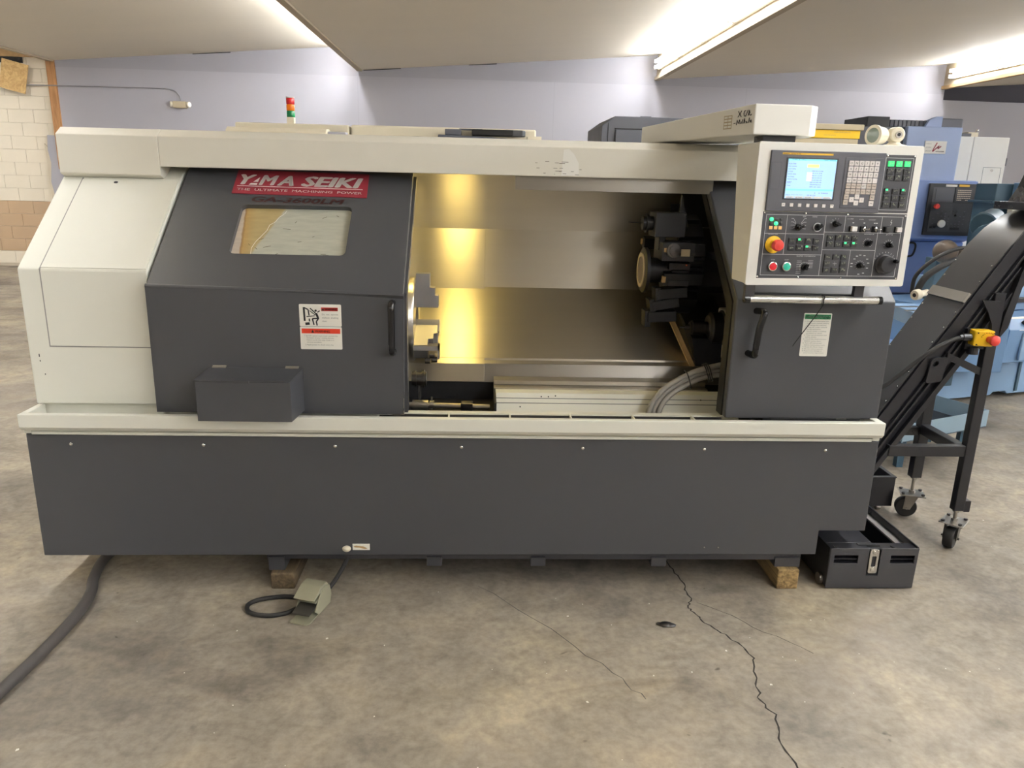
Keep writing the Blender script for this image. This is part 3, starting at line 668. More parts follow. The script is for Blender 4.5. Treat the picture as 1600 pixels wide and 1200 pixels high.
for x0, x1, z0, z1, r in ((.775, .90, 1.135, 1.178, -.10), (.755, .87, 1.085, 1.125, -.18), (.735, .86, 1.035, 1.080, -.05)):
    obj('tool_holder', MB(Matrix.Translation((x0, .47, z0)) @ Matrix.Rotation(r, 4, 'Y')).box(0, x1-x0, -.03, .06, 0, z1-z0).box(-.012, .012, -.025, .05, -.02, .05), 'shaded_steel', tu, bevel=.002)
# inner right wall, shutter fins and tailstock
obj('inner_wall', MB().prism([(.13, .67), (.13, 1.17), (.62, 1.58), (1.04, 1.68), (1.04, .70)], 'x', 1.165, 1.20), 'navy', LA)
obj('inner_back', MB().box(.93, 1.2, .98, 1.03, .8, 1.69), 'navy', LA)
obj('deflector_fin', MB().prism([(.90, 1.36), (.86, 1.45), (.87, 1.57), (.905, 1.45), (.925, 1.38)], 'y', .55, .57), 'navy', LA)
obj('deflector_fin', MB().hexa([(.985, .30, 1.315), (1.05, .30, 1.315), (1.06, .62, 1.315), (.99, .62, 1.315), (.98, .30, 1.335), (1.05, .30, 1.335), (1.06, .62, 1.335), (.985, .62, 1.335)]), 'navy', LA)
obj('wiper_bar', MB().hexa([(.952, .49, .83), (.975, .49, .83), (.975, .52, .83), (.952, .52, .83), (.835, .60, 1.085), (.858, .60, 1.085), (.858, .63, 1.085), (.835, .63, 1.085)]), 'fascia_raw', LA)
ts = obj('tailstock', MB().hexa([(1.0, .50, .74), (1.17, .50, .74), (1.17, .95, .85), (1.0, .95, .85), (.96, .52, .95), (1.17, .52, .95), (1.17, .98, 1.1), (.96, .98, 1.1)]), 'navy', LA)
obj('quill', MB().lathe([(.004, 0), (.006, .022), (.012, .022), (.014, .042), (.026, .044), (.026, .052), (.034, .054), (.035, .105), (.027, .108), (.027, .128), (.06, .13), (.070, .138), (.070, .182), (.080, .186), (.080, .196)], (.907, .55, .996), (1, 0, 0), 28), 'dark_steel', ts)
obj('quill_ring', MB().lathe([(.032, 0), (.055, 0), (.055, .004), (.032, .004)], (1.032, .55, .996), (1, 0, 0), 28), 'steel', ts)
obj('casting', MB().box(1.095, 1.164, .50, .62, .86, 1.08), 'cream', ts, bevel=.01)
# hose bundle rising from the apron
for i, (dx, dy) in enumerate(((0, 0), (.022, .012), (.044, .004))):
    obj('hose', MB().tube([(.705+dx, .20+dy, .66), (.715+dx, .205+dy, .72), (.76+dx*.9, .215+dy, .79-dx*.4), (.85+dx*.5, .235+dy, .845-dx*.7), (.95, .255+dy, .880-dx*.9), (1.10, .28+dy, .905-dx)], .0115, 12), 'hose_grey', LA)
for p in ((.868, .235, .848), (.945, .25, .872), (.952, .25, .875), (.96, .25, .877)):
    obj('cable_tie', MB(Matrix.Translation(p) @ Matrix.Rotation(-.35, 4, 'Y')).tube([(0, -.03, 0), (0, -.02, .022), (0, .02, .022), (0, .03, 0), (0, .02, -.045), (0, -.02, -.045)], .0022, 6, True, True), 'ink', LA)

# ================================================================== CONTROL PENDANT AND ITS ARM
PO = Vector((.949, -.11, 1.763)); ya = math.radians(3.5)
PU = Vector((math.cos(ya), math.sin(ya), 0)); PN = Vector((math.sin(ya), -math.cos(ya), 0)); PV = Vector((0, 0, -1))
# panel frame: u across, v down, w out of the face
PM = Matrix(((PU.x, PV.x, PN.x, PO.x), (PU.y, PV.y, PN.y, PO.y), (PU.z, PV.z, PN.z, PO.z), (0, 0, 0, 1)))
PE = thing('control_pendant', 'white control pendant with lit screen, keys and dials on a swing arm', 'control panel', (1.24, -.04, 1.19))
def pm(): return MB(PM)
def pbox(name, u0, u1, v0, v1, w0, w1, m, parent, bevel=0.0): return obj(name, pm().box(u0, u1, v0, v1, w0, w1), m, parent, bevel=bevel)
hsg = obj('housing', pm().hexa([(0, 0, -.20), (.588, 0, -.20), (.588, .482, -.135), (0, .482, -.135), (0, 0, 0), (.588, 0, 0), (.588, .482, 0), (0, .482, 0)]), 'cabinet_white', PE, bevel=.005)
rim = obj('face_rim', pm().slab(rrect(-.004, .592, -.002, .485, .008, 3), [], (0, 0, .004), X_, Y_, .012), 'cabinet_white', PE, bevel=.002)
# display unit
du = pbox('display_unit', .039, .452, .025, .227, .002, .012, 'panel_grey', PE, .002)
pbox('screen_bezel', .0945, .280, .047, .187, .010, .0135, 'bezel', du, .001)
scn = pbox('screen', .1000, .2735, .052, .183, .013, .0142, 'screen_bg', du)
pbox('memory_card_door', .0435, .0765, .065, .153, .0118, .0128, 'panel_grey', du, .0008)
pbox('card_door_edge', .0428, .0772, .0643, .1537, .0116, .0121, 'bezel', du)
ys = pbox('maker_strip', .0775, .2585, .0325, .0385, .0118, .0128, 'yellow_strip', du)
TU, TV = PU, Z_
def pt(body, u, v, h, wd=None, bold=0.0, w=.0144, mb=None, center=False, shear=0.0):
    p = PM @ Vector((u, v, w)); mb.text(body, p, PU, Z_, h, wd, bold, shear, center, lift=0)
mb = MB(); pt('FANUC', .080, .0372, .0038, .022, .03, .0130, mb); pt('Series 0i-TD', .108, .0372, .0036, .034, .02, .0130, mb); obj('lettering', mb, 'ink', du)
pbox('screen_band', .1000, .2735, .052, .0575, .0141, .0145, 'screen_cyan', du); pbox('screen_band', .1000, .2735, .1505, .157, .0141, .0145, 'screen_cyan', du)
pbox('screen_field', .170, .212, .0690, .0795, .0141, .0145, 'screen_yellow', du); pbox('screen_field', .1715, .190, .096, .124, .0141, .0144, 'screen_pink', du)
for u in (.103, .137, .171, .205, .239): pbox('soft_label', u, u+.031, .1755, .1825, .0141, .0144, 'sign_white', du)
mb = MB()
for i, (a, b2) in enumerate((('RUN TIME', ''), ('DAY COUNT', ''), ('CUT TIME', ''), ('CYCLE', ''), ('PARTS REQ', ''), ('CUTTING', ''), ('PARTS TOTAL', ''), ('PARTS', ''), ('DATE', ''), ('TIME', ''))):
    pt(a, .103, .070+i*.0085 if i < 8 else .124+(i-7)*.009, .0036, .0032*len(a), w=.0147, mb=mb)
pt('TIMER SETTING', .112, .0562, .0036, .05, w=.0149, mb=mb); pt('O0001 N00000', .225, .0562, .0036, .044, w=.0149, mb=mb)
for i, a in enumerate(('2014/11/06', '10:11:25', '000 H 12 M', '000 H 04 M', '00 H 00 M', '00 H 00 M', '2024/06/12', '09:41:20')): pt(a, .185 if i else .188, .0925+i*.0075, .0034, .040, w=.0149, mb=mb)
pt('MDI **** *** ***', .103, .1735, .0038, .06, w=.0149, mb=mb); pt('09:41:20', .180, .1735, .0038, .03, w=.0149, mb=mb); pt('S    0 T0000', .205, .1655, .0038, .05, w=.0149, mb=mb)
for i, a in enumerate(('OFFSET', 'SETTING', 'WORK', '', '(OPRT)')):
    if a: pt(a, .106+i*.034, .1812, .0034, .022, w=.0149, mb=mb)
obj('screen_text', mb, 'screen_ink', du)
k0 = None
def pkey(name, u, v, su, sv, m, parent, w0=.012, h=.004, proto={}):
    key = (m, round(su, 4), round(sv, 4), parent.name)
    loc = PM.to_3x3() @ Vector((u, v, 0))
    if key not in proto:
        proto[key] = obj(name, pm().box(-su/2, su/2, -sv/2, sv/2, w0, w0+h), m, parent, bevel=.0008)
        proto[key].location = loc; return proto[key]
    return inst(proto[key], loc, parent)
for i in range(7): pkey('soft_key', .0988+i*.0294, .2048+i*.0003, .0125, .0115, 'key_light', du)
mb = MB()
for i in (0, 6): pt('<' if i == 0 else '>', .0988+i*.0294, .2070, .006, None, .02, .0164, mb, True)
kp = pbox('keypad', .305, .442, .0425, .211, .0118, .0135, 'panel_grey', du, .001) if False else obj('keypad_plate', pm().box(.305, .442, .0425, .211, .0118, .0135), 'panel_grey', du, bevel=.001)
ROW = ['O N G 7 8 9', 'X Z F 4 5 6', 'M S T 1 2 3', 'U W EOB - 0 .', 'POS PRG OFS SFT CAN INP', 'SYS MSG GRF ALT INS DEL']
for r_, row in enumerate(ROW):
    for c_, k_ in enumerate(row.split()):
        u, v = .3264+c_*.0188-r_*.0003, .0611+r_*.0189
        pkey('key', u, v, .0168, .0168, 'key_light' if r_ < 4 or (r_ == 4 and c_ == 3) else 'key_tan', du, .0135, .003)
        pt(k_, u, v+.0035 if len(k_) == 1 else v+.002, .0075 if len(k_) == 1 else .0042, None if len(k_) == 1 else .011, .01, .0168, mb, True)
for u, v, k_, m in ((.3234, .1737, 'HLP', 'key_tan'), (.3621, .1730, '^', 'key_light'), (.4183, .1746, 'PG', 'key_tan'), (.3434, .1829, '<', 'key_light'), (.3808, .1835, '>', 'key_light'), (.3225, .1926, 'RST', 'key_tan'), (.3612, .1936, 'v', 'key_light'), (.4174, .1948, 'PG', 'key_light')):
    pkey('key', u, v, .0168, .0168, m, du, .0135, .003); pt(k_, u, v+.002, .005, .008 if len(k_) > 1 else None, .01, .0168, mb, True)
obj('key_legends', mb, 'ink', du)
# right-hand key plate
sp = pbox('side_key_plate', .4535, .5655, .029, .226, .002, .0045, 'panel_dark', PE, .001)
def pframe(name, u0, u1, v0, v1, parent, w=.0047, t=.0013):
    obj(name, pm().slab([(u0, v0), (u1, v0), (u1, v1), (u0, v1)], [[(u0+t, v0+t), (u0+t, v1-t), (u1-t, v1-t), (u1-t, v0+t)]], (0, 0, w), X_, Y_, .0004), 'line_white', parent)
pframe('panel_line', .4555, .559, .0392, .216, sp)
lg_ = MB()
def lamp_key(u, v, parent, lit=False, full=False, w=.0045):
    pkey('lamp_key', u, v, .0215, .0185, 'key_green' if full else 'key_dark', parent, w, .004)
    if lit: pbox('key_lamp', u-.007, u+.001, v-.008, v-.002, w+.0038, w+.0046, 'led_green', parent)
    for a in range(3):
        x = u-.005+a*.005+random.uniform(-.001, .001); z = v+random.uniform(-.003, .004); p = PM @ Vector((x, z, w+.0043))
        lg_.text(random.choice('ZXTLFJYEKH'), p, PU, Z_, random.uniform(.004, .007), None, .02, lift=0)
for r_, v in enumerate((.0592, .0845, .1058, .1513, .1748, .1980)):
    for c_ in range(3): lamp_key(.476+c_*.0303, v, sp, (r_, c_) in ((3, 0), (3, 2)), r_ == 0)
obj('key_legends', lg_, 'legend_pale', sp)
# operator plate
op = pbox('operator_plate', .034, .566, .229, .460, .002, .0045, 'panel_dark', PE, .001)
L_ = lambda u0, v0, u1, v1: pbox('panel_line', min(u0, u1)-.0006, max(u0, u1)+.0006, min(v0, v1)-.0006, max(v0, v1)+.0006, .0044, .0049, 'line_white', op)
pframe('panel_line', .047, .553, .2385, .4495, op)
for a in ((.124, .2385, .124, .375), (.2655, .2385, .2655, .4495), (.338, .2385, .338, .295), (.4745, .2385, .4745, .297), (.4655, .297, .4655, .4495), (.3728, .357, .3728, .4495),
          (.047, .3035, .2655, .3035), (.2655, .2955, .553, .2955), (.047, .3755, .2655, .3755), (.2655, .3570, .4655, .3570)): L_(*a)
for u, v in ((.039, .2335), (.19, .2335), (.345, .2345), (.561, .235), (.038, .455), (.19, .455), (.35, .4555), (.56, .4560), (.561, .033), (.461, .033)):
    obj('screw', MB().lathe([(.003, 0), (.003, .001), (.0, .0018)], PM @ Vector((u, v, .0045)), PN, 8), 'chrome', op)
for u, v in ((.067, .2549), (.0845, .2693)): obj('indicator', MB().lathe([(.0068, 0), (.0068, .003), (.004, .005), (.0, .0055)], PM @ Vector((u, v, .0045)), PN, 14), 'led_green', op)
for u, v in ((.0845, .2549), (.067, .2693), (.101, .2549), (.101, .2693)): obj('indicator', MB().lathe([(.0055, 0), (.0055, .002), (.0, .003)], PM @ Vector((u, v, .0045)), PN, 12), 'key_dark', op)
for u in (.067, .0845, .101): pbox('indicator', u-.006, u+.006, .2785, .2895, .0045, .007, 'led_amber', op, .0006)
lg_ = MB()
for r_ in range(2):
    for c_ in range(4):
        lamp_key(.1487+c_*.0302, .3275+r_*.0242, op, (r_, c_) in ((0, 1), (1, 2)))
        lamp_key(.2895+c_*.0305, .3143+r_*.0228, op, (r_, c_) in ((1, 2), (1, 3)))
for r_ in range(3):
    for c_ in range(3):
        if (r_, c_) != (1, 1): lamp_key(.2888+c_*.0307, .382+r_*.0232, op)
obj('key_legends', lg_, 'legend_pale', op)
mk = MB()
def knob(u, v, r, ang, ring=False, big=False, ticks=0, a0=-2.3, a1=2.3):
    p = PM @ Vector((u, v, .0045))
    if ring: obj('dial_ring', MB().lathe([(r*1.25, 0), (r*1.25, .003), (r*1.02, .003), (r*1.02, 0)], p, PN, 24), 'line_white', op)
    if not big:
        kb = obj('knob', MB().lathe([(r, 0), (r*.95, .006), (r*.7, .009), (r*.7, .010)], p, PN, 22), 'blackgloss', op)
        M2 = PM @ Matrix.Translation((u, v, .0145)) @ Matrix.Rotation(ang, 4, 'Z')
        obj('knob_grip', MB(M2).prism([(-r*.32, -r*1.15), (r*.32, -r*1.15), (r*.36, r*.75), (-r*.36, r*.75)], 'z', 0, .014), 'blackgloss', op, bevel=.002)
        mk.box(0, 0, 0, 0, 0, 0)
    for i in range(ticks):
        a = a0+(a1-a0)*i/(ticks-1); d = Vector((math.sin(a), -math.cos(a), 0)); q = Vector((u, v, .0048)); n_ = Vector((-d.y, d.x, 0))*.0005
        mk._add([PM @ (q+d*r*1.35-n_), PM @ (q+d*r*1.7-n_), PM @ (q+d*r*1.7+n_), PM @ (q+d*r*1.35+n_)], [(0, 1, 2, 3)])
knob(.1674, .2800, .0125, 1.2, ticks=0); knob(.2376, .2795, .0125, .75, ring=True); knob(.305, .2665, .0120, -1.2, ticks=4, a0=-1.4, a1=.4)
knob(.4321, .3325, .0105, .45, ticks=14); knob(.5122, .3365, .0105, -.5, ticks=7, a0=-1.7, a1=1.4); knob(.2082, .4200, .0115, .25, ticks=16, a0=-2.2, a1=1.5); knob(.4147, .4105, .0105, -1.0, ticks=10, a0=-2.4, a1=1.9)
def seg2(u0, v0, u1, v1, t=.0005):
    d = Vector((u1-u0, v1-v0, 0)).normalized(); n_ = Vector((-d.y, d.x, 0))*t; a_, b_ = Vector((u0, v0, .0048)), Vector((u1, v1, .0048))
    mk._add([PM @ (a_-n_), PM @ (b_-n_), PM @ (b_+n_), PM @ (a_+n_)], [(0, 1, 2, 3)])
for s in (-1, 1):
    for i, v in enumerate((.251, .263, .274, .286)): seg2(.1674+s*.010, .266+i*.004, .1674+s*.020, v); seg2(.1674+s*.020, v, .1674+s*.028, v)
for i in range(8):
    seg2(.178, .398+i*.0062, .196, .398+i*.0062); seg2(.220, .396+i*.005, .2385, .396+i*.005) if i < 6 else None
for i, (u, v) in enumerate(((.392, .388), (.400, .378), (.412, .374), (.428, .376), (.440, .388), (.446, .402), (.444, .420), (.432, .438), (.415, .442), (.384, .404), (.384, .415))): seg2(u-.004, v, u+.004, v, .0012)
def hl(body, u, v, h, wd): pt(body, u, v, h, wd, 0, .0048, mk)
hl('FEEDRATE', .180, .246, .004, .012); hl('OVERRIDE', .215, .246, .004, .018); hl('EMERGENCY STOP', .060, .308, .003, .036); hl('STOP', .082, .396, .003, .014); hl('START', .132, .396, .003, .016); hl('RAPID OVERRIDE', .175, .382, .003, .07); hl('LUBE', .346, .250, .003, .022); hl('CHUCK', .388, .251, .003, .018); hl('COOLANT', .425, .252, .003, .026); hl('SPINDLE', .415, .302, .003, .038); hl('JOG', .497, .302, .003, .026)
seg2(.5115, .249, .508, .258, .0008); seg2(.508, .258, .513, .258, .0008); seg2(.513, .258, .509, .268, .0008)
for u, v in ((.3688, .262), (.41, .262), (.449, .262), (.457, .262)): seg2(u-.003, v, u+.003, v, .0016)
seg2(.3125, .4055, .3275, .4055); seg2(.320, .398, .320, .413)
mk.f = [f for f in mk.f]
obj('panel_legends', mk, 'line_white', op)
# emergency stop, push buttons, toggles, hand wheel
p = PM @ Vector((.083, .3417, .0045))
es = obj('emergency_stop', MB().lathe([(.030, 0), (.030, .004), (.016, .006), (.014, .012)], p, PN, 28), 'yellow', op)
obj('stop_button', MB().lathe([(.011, 0), (.012, .016), (.0195, .020), (.0205, .032), (.016, .040), (.0, .042)], p+PN*.010, PN, 26), 'estop_red', op)
for u, m in ((.0887, 'btn_red'), (.1396, 'btn_green')):
    p = PM @ Vector((u, .4176, .0045)); obj('button_collar', MB().lathe([(.0165, 0), (.0165, .007), (.013, .008), (.013, .004)], p, PN, 24), 'chrome', op); obj('push_button', MB().lathe([(.013, 0), (.013, .009), (.0, .011)], p, PN, 22), m, op)
for u, m, hh in ((.3688, 'sign_white', .012), (.4965, 'key_dark', .010), (.5383, 'key_light', .010)):
    pbox('switch_base', u-.014, u+.009, .272, .294, .0045, .007, 'blackgloss', op, .001); pbox('switch_cap', u-.009, u+.010, .2745, .291, .007, .007+hh, m, op, .0015)
for u in (.41, .4531):
    pbox('switch_base', u-.013, u+.008, .272, .294, .0045, .009, 'blackgloss', op, .001)
    obj('toggle', MB().lathe([(.008, 0), (.008, .004), (.003, .005), (.0035, .02), (.0, .022)], PM @ Vector((u, .2825, .0075)), (PN+PU*.5), 12), 'chrome', op)
p = PM @ Vector((.507, .405, .0045))
hwh = obj('hand_wheel', MB().lathe([(.036, 0), (.036, .006), (.033, .008), (.031, .010), (.0295, .028), (.027, .031), (.0, .032)], p, PN, 36), 'bezel', op)
obj('wheel_handle', MB().lathe([(.006, 0), (.0075, .010), (.006, .018), (.0, .019)], PM @ Vector((.5255, .391, .036)), PN, 14), 'blackgloss', op)
for i in range(9):
    a = -1.1+i*.27; q = Vector((.507+math.sin(a)*.042, .405-math.cos(a)*.042, .0048)); d = Vector((math.sin(a), -math.cos(a), 0))*.002; n_ = Vector((-d.y, d.x, 0)).normalized()*.0006
    obj('dial_mark', MB(PM)._add([q-d-n_, q+d-n_, q+d+n_, q-d+n_, q-d-n_-Vector((0, 0, .0003)), q+d-n_-Vector((0, 0, .0003)), q+d+n_-Vector((0, 0, .0003)), q-d+n_-Vector((0, 0, .0003))], [(0, 1, 2, 3), (7, 6, 5, 4), (0, 4, 5, 1), (2, 6, 7, 3)]), 'line_white', op)
# grab rail under the pendant
for u in (.035, .452): pbox('rail_bracket', u-.018, u+.018, .482, .545, -.055, -.035, 'dark2', PE, .001)
rl = obj('grab_rail', MB().cyl((.985, -.062, 1.2215), (1.478, -.035, 1.2190), .0145, seg=20), 'aluminium', PE)
for a, b2 in (((.965, -.063, 1.2215), (.986, -.062, 1.2215)), ((1.477, -.035, 1.2190), (1.492, -.034, 1.2190))): obj('rail_cap', MB().cyl(a, b2, .0152, seg=18), 'blackgloss', rl)
obj('rail_channel', MB().box(.99, 1.40, -.03, -.015, 1.232, 1.239), 'black', rl)
tie = obj('cable_tie', MB().tube([(1.262, -.062, 1.221), (1.262, -.067, 1.232), (1.263, -.05, 1.2375), (1.265, -.032, 1.228), (1.264, -.032, 1.212), (1.262, -.055, 1.204), (1.261, -.066, 1.212)], .0022, 6, True, True).tube([(1.263, -.066, 1.207), (1.245, -.05, 1.16), (1.224, -.02, 1.10), (1.208, .012, 1.045), (1.204, .02, 1.03)], .0018, 6), 'ink', PE)
# swing arm (white sheet metal cover)
ARM = thing('pendant_arm', 'white boxy swing arm with handwriting, lying over the lathe beam', 'swing arm', (.95, .35, 1.783))
a0, a1 = 1.790, 1.890
ab = MB().prism([(.937, -.06), (1.135, -.055), (1.170, -.025), (1.19, .10), (1.10, .62), (.92, .84), (.735, .84)], 'z', a0, a1)
# slightly lower at its far end, like a sheet-metal trough
for i, v in enumerate(ab.v):
    if v.z > a0+.05: v.z -= max(0, (v.y+.06))*.03
arm = obj('arm_cover', ab, 'cabinet_white', ARM, bevel=.004)
sdv = (Vector((.937, -.06, 0))-Vector((.735, .84, 0))); sl_ = sdv.length; sdv.normalize(); snv = Vector((sdv.y, -sdv.x, 0)); AO = Vector((.735, .84, 0))
if snv.x > 0: snv = -snv
st = MB().slab([(sl_-.20, 1.815), (sl_-.145, 1.815), (sl_-.145, 1.862), (sl_-.20, 1.862)], [], AO+snv*.001, sdv, Z_, .0015)
obj('peeled_sticker', st, 'paper', arm)
st = MB()
for q in range(4):
    for i in range(2): st.slab([(sl_-.195+i*.026, 1.819+q*.011), (sl_-.174+i*.026, 1.819+q*.011), (sl_-.174+i*.026, 1.826+q*.011), (sl_-.195+i*.026, 1.826+q*.011)], [], AO+snv*.0018, sdv, Z_, .001)
obj('glue_marks', st, 'cabinet_white', arm)
hwr = MB()
def scrawl(pts): hwr.tube([AO+sdv*(sl_-.118+u)+Z_*z+snv*.0012 for u, z in pts], .0013, 5, False)
for s_ in ([(.012, 1.872), (.034, 1.852)], [(.034, 1.872), (.012, 1.852)], [(.062, 1.871), (.053, 1.870), (.049, 1.862), (.053, 1.853), (.064, 1.854)], [(.062, 1.851), (.075, 1.872)], [(.078, 1.853), (.084, 1.871), (.088, 1.862), (.080, 1.857), (.096, 1.853), (.100, 1.857)],
           [(-.012, 1.832), (-.002, 1.833)], [(.006, 1.826), (.010, 1.842), (.018, 1.830), (.026, 1.843), (.030, 1.828)], [(.036, 1.829), (.038, 1.836)], [(.043, 1.828), (.047, 1.843)], [(.053, 1.829), (.058, 1.845), (.062, 1.829)], [(.066, 1.835), (.074, 1.835), (.070, 1.829), (.078, 1.830)], [(.084, 1.829), (.088, 1.846)], [(.092, 1.838), (.094, 1.830), (.100, 1.838), (.102, 1.829)]): scrawl(s_)
obj('handwriting', hwr, 'ink', arm)
obj('pivot', MB().cyl((1.06, .03, 1.7665), (1.06, .03, 1.789), .06, seg=24).box(.985, 1.10, -.03, .06, 1.7685, 1.789), 'blackgloss', ARM)
for x, y in ((.90, .12), (.86, .32), (1.0, .0), (1.13, -.01)): obj('screw', MB().lathe([(.006, 0), (.006, .003), (0, .005)], (x+.02, y+.05, 1.888-(y+.11)*.03), (0, 0, 1), 8), 'chrome', arm)
# work lamp lying on the pendant
WLm = thing('work_lamp', 'old cream adjustable work lamp standing on the pendant top', 'lamp', (1.497, .05, 1.767))
obj('foot', MB().lathe([(.042, 0), (.042, .005), (.024, .009), (.018, .016), (.016, .026)], (1.497, .05, 1.7672), (0, 0, 1), 24), 'cream', WLm)
obj('knuckle', MB().cyl((1.497, .03, 1.808), (1.497, .07, 1.808), .027, seg=24).cyl((1.497, .05, 1.778), (1.497, .05, 1.80), .015, seg=16), 'cream', WLm, bevel=.004)
obj('knuckle_bolt', MB().cyl((1.497, .024, 1.808), (1.497, .031, 1.808), .012, seg=16), 'chrome', WLm); obj('bolt_socket', MB().cyl((1.497, .022, 1.808), (1.497, .025, 1.808), .006, seg=6), 'ink', WLm)
obj('neck', MB().cyl((1.475, .05, 1.806), (1.448, .05, 1.804), .011, seg=14), 'cream', WLm)
lh = obj('lamp_head', MB().lathe([(.012, 0), (.028, .008), (.031, .025), (.032, .046), (.036, .048), (.036, .056), (.031, .057)], (1.456, .05, 1.8035), (-.92, -.38, .0), 28), 'cream', WLm)
obj('lens', MB().lathe([(.031, 0), (.023, .003), (.0, .005)], Vector((1.456, .05, 1.8035))+Vector((-.92, -.38, 0)).normalized()*.055, (-.92, -.38, 0), 24), 'lens_glass', lh)
# stack of boards and a manual behind the pendant
tag(obj('board', MB().box(1.245, 1.505, .34, .58, 1.7802, 1.808), 'paper', origin=Vector((1.375, .46, 1.7802)), bevel=.003), 'tan paper pad under the yellow manual', 'paper pad')
mn = thing('manual', 'thick yellow manual between two tan paper pads behind the pendant', 'book', (1.375, .46, 1.8085))
obj('pages', MB().box(1.25, 1.505, .345, .575, 1.8105, 1.8375), 'paper', mn); obj('cover', MB().box(1.245, 1.508, .338, .3445, 1.8085, 1.8395).box(1.245, 1.508, .338, .58, 1.8085, 1.8105).box(1.245, 1.508, .338, .58, 1.8375, 1.8395), 'manual_yellow', mn, bevel=.001)
mb = MB(); mb.text('OPERATION MANUAL', (1.40, .3375, 1.829), X_, Z_, .005, .07, lift=0); mb.text('MAINTENANCE', (1.36, .3375, 1.818), X_, Z_, .004, .05, lift=0); obj('lettering', mb, 'fascia_raw', mn)
tag(obj('board', MB().box(1.23, 1.518, .33, .585, 1.8400, 1.862), 'paper', origin=Vector((1.375, .46, 1.84)), bevel=.003), 'tan paper pad lying on top of the yellow manual', 'paper pad')

# ================================================================== ON TOP OF THE LATHE
cc = thing('guard_cover', 'low cream sheet-metal cover at left on the lathe roof', 'cover', (-.93, .95, 1.78))
obj('front_tray', MB().prism([(.91, 1.7805), (.905, 1.805), (.93, 1.822), (1.0, 1.824), (1.0, 1.7805)], 'x', -1.16, -.705), 'cream', cc, bevel=.004)
obj('rear_panel', MB().box(-1.15, -.62, 1.02, 1.10, 1.7805, 1.848), 'cream', cc, bevel=.006)
obj('end_cap', MB().box(-.703, -.62, .93, .99, 1.7805, 1.812), 'wall_lavender', cc, bevel=.004)
rc = thing('rear_cover', 'long dirty cream cover on the lathe roof behind the cable carrier', 'cover', (-.2, 1.05, 1.78))
obj('panel', MB().box(-.61, .265, 1.02, 1.12, 1.7805, 1.850), 'cream', rc, bevel=.008)
obj('dirt_line', MB().prism([(-.56, 1.800), (-.3, 1.806), (-.1, 1.801), (-.05, 1.796), (-.3, 1.799), (-.56, 1.796)], 'y', 1.0185, 1.0205), 'grime', rc)
obj('bracket', MB().box(.22, .285, .93, 1.0, 1.7805, 1.815).box(.20, .30, .92, .99, 1.7805, 1.79), 'cream', rc)
cr_ = thing('cable_carrier', 'dark grey curved cable carrier lying on the lathe roof', 'cable carrier', (0, .93, 1.78))
obj('trough', MB().prism([(-.20, 1.781), (.175, 1.781), (.175, 1.797), (.05, 1.806), (-.195, 1.812)], 'y', .91, .99), 'grey_cabinet', cr_, bevel=.003)
pts = [(-.04, .975), (.06, .955), (.15, .945), (.20, .955), (.215, .975), (.20, .995), (.15, 1.0), (.0, 1.0)]
obj('chain', MB().prism([(x, y) for x, y in [(-.04, .925), (.06, .915), (.15, .915), (.195, .925), (.21, .95), (.21, .98), (.19, 1.0), (-.04, 1.0)]], 'z', 1.8125, 1.840), 'black', cr_, bevel=.004)
obj('end_block', MB().box(-.165, -.09, .93, .99, 1.812, 1.838).box(-.10, .01, .97, 1.01, 1.838, 1.844), 'grey_cabinet', cr_, bevel=.002)
sl2 = thing('signal_tower', 'small red, amber and green signal tower above the lathe', 'signal light', (-.897, 1.06, 1.8485))
obj('stem', MB().box(-.9135, -.8805, 1.044, 1.076, 1.8485, 1.878), 'cream', sl2, bevel=.002)
for i, m in enumerate(('signal_green', 'signal_amber', 'signal_red')): obj('lens', MB().lathe([(.0175, 0), (.019, .003), (.019, .025), (.0175, .028)], (-.897, 1.06, 1.8785+i*.0285), (0, 0, 1), 20), m, sl2)
obj('cap', MB().lathe([(.0195, 0), (.0195, .004), (.0, .006)], (-.897, 1.06, 1.964), (0, 0, 1), 20), 'sign_white', sl2)
gc = thing('electrical_cabinet', 'dark grey electrical cabinet behind the lathe, left of the pendant arm', 'cabinet', (1.05, 1.75, 0))
obj('body', MB().prism([(.66, .02), (1.45, .02), (1.45, 1.965), (.73, 1.965), (.66, 1.915)], 'y', 1.55, 2.1), 'grey_cabinet', gc, bevel=.004)
obj('door', MB().box(.735, 1.43, 1.535, 1.55, .12, 1.895), 'grey_cabinet', gc, bevel=.003)
obj('gasket', MB().box(.73, 1.44, 1.543, 1.551, 1.897, 1.903), 'ink', gc); obj('lifting_lug', MB().box(.90, .96, 1.7, 1.72, 1.965, 1.98), 'grey_cabinet', gc); obj('seam', MB().box(.694, .697, 1.548, 1.552, .1, 1.93), 'ink', gc)

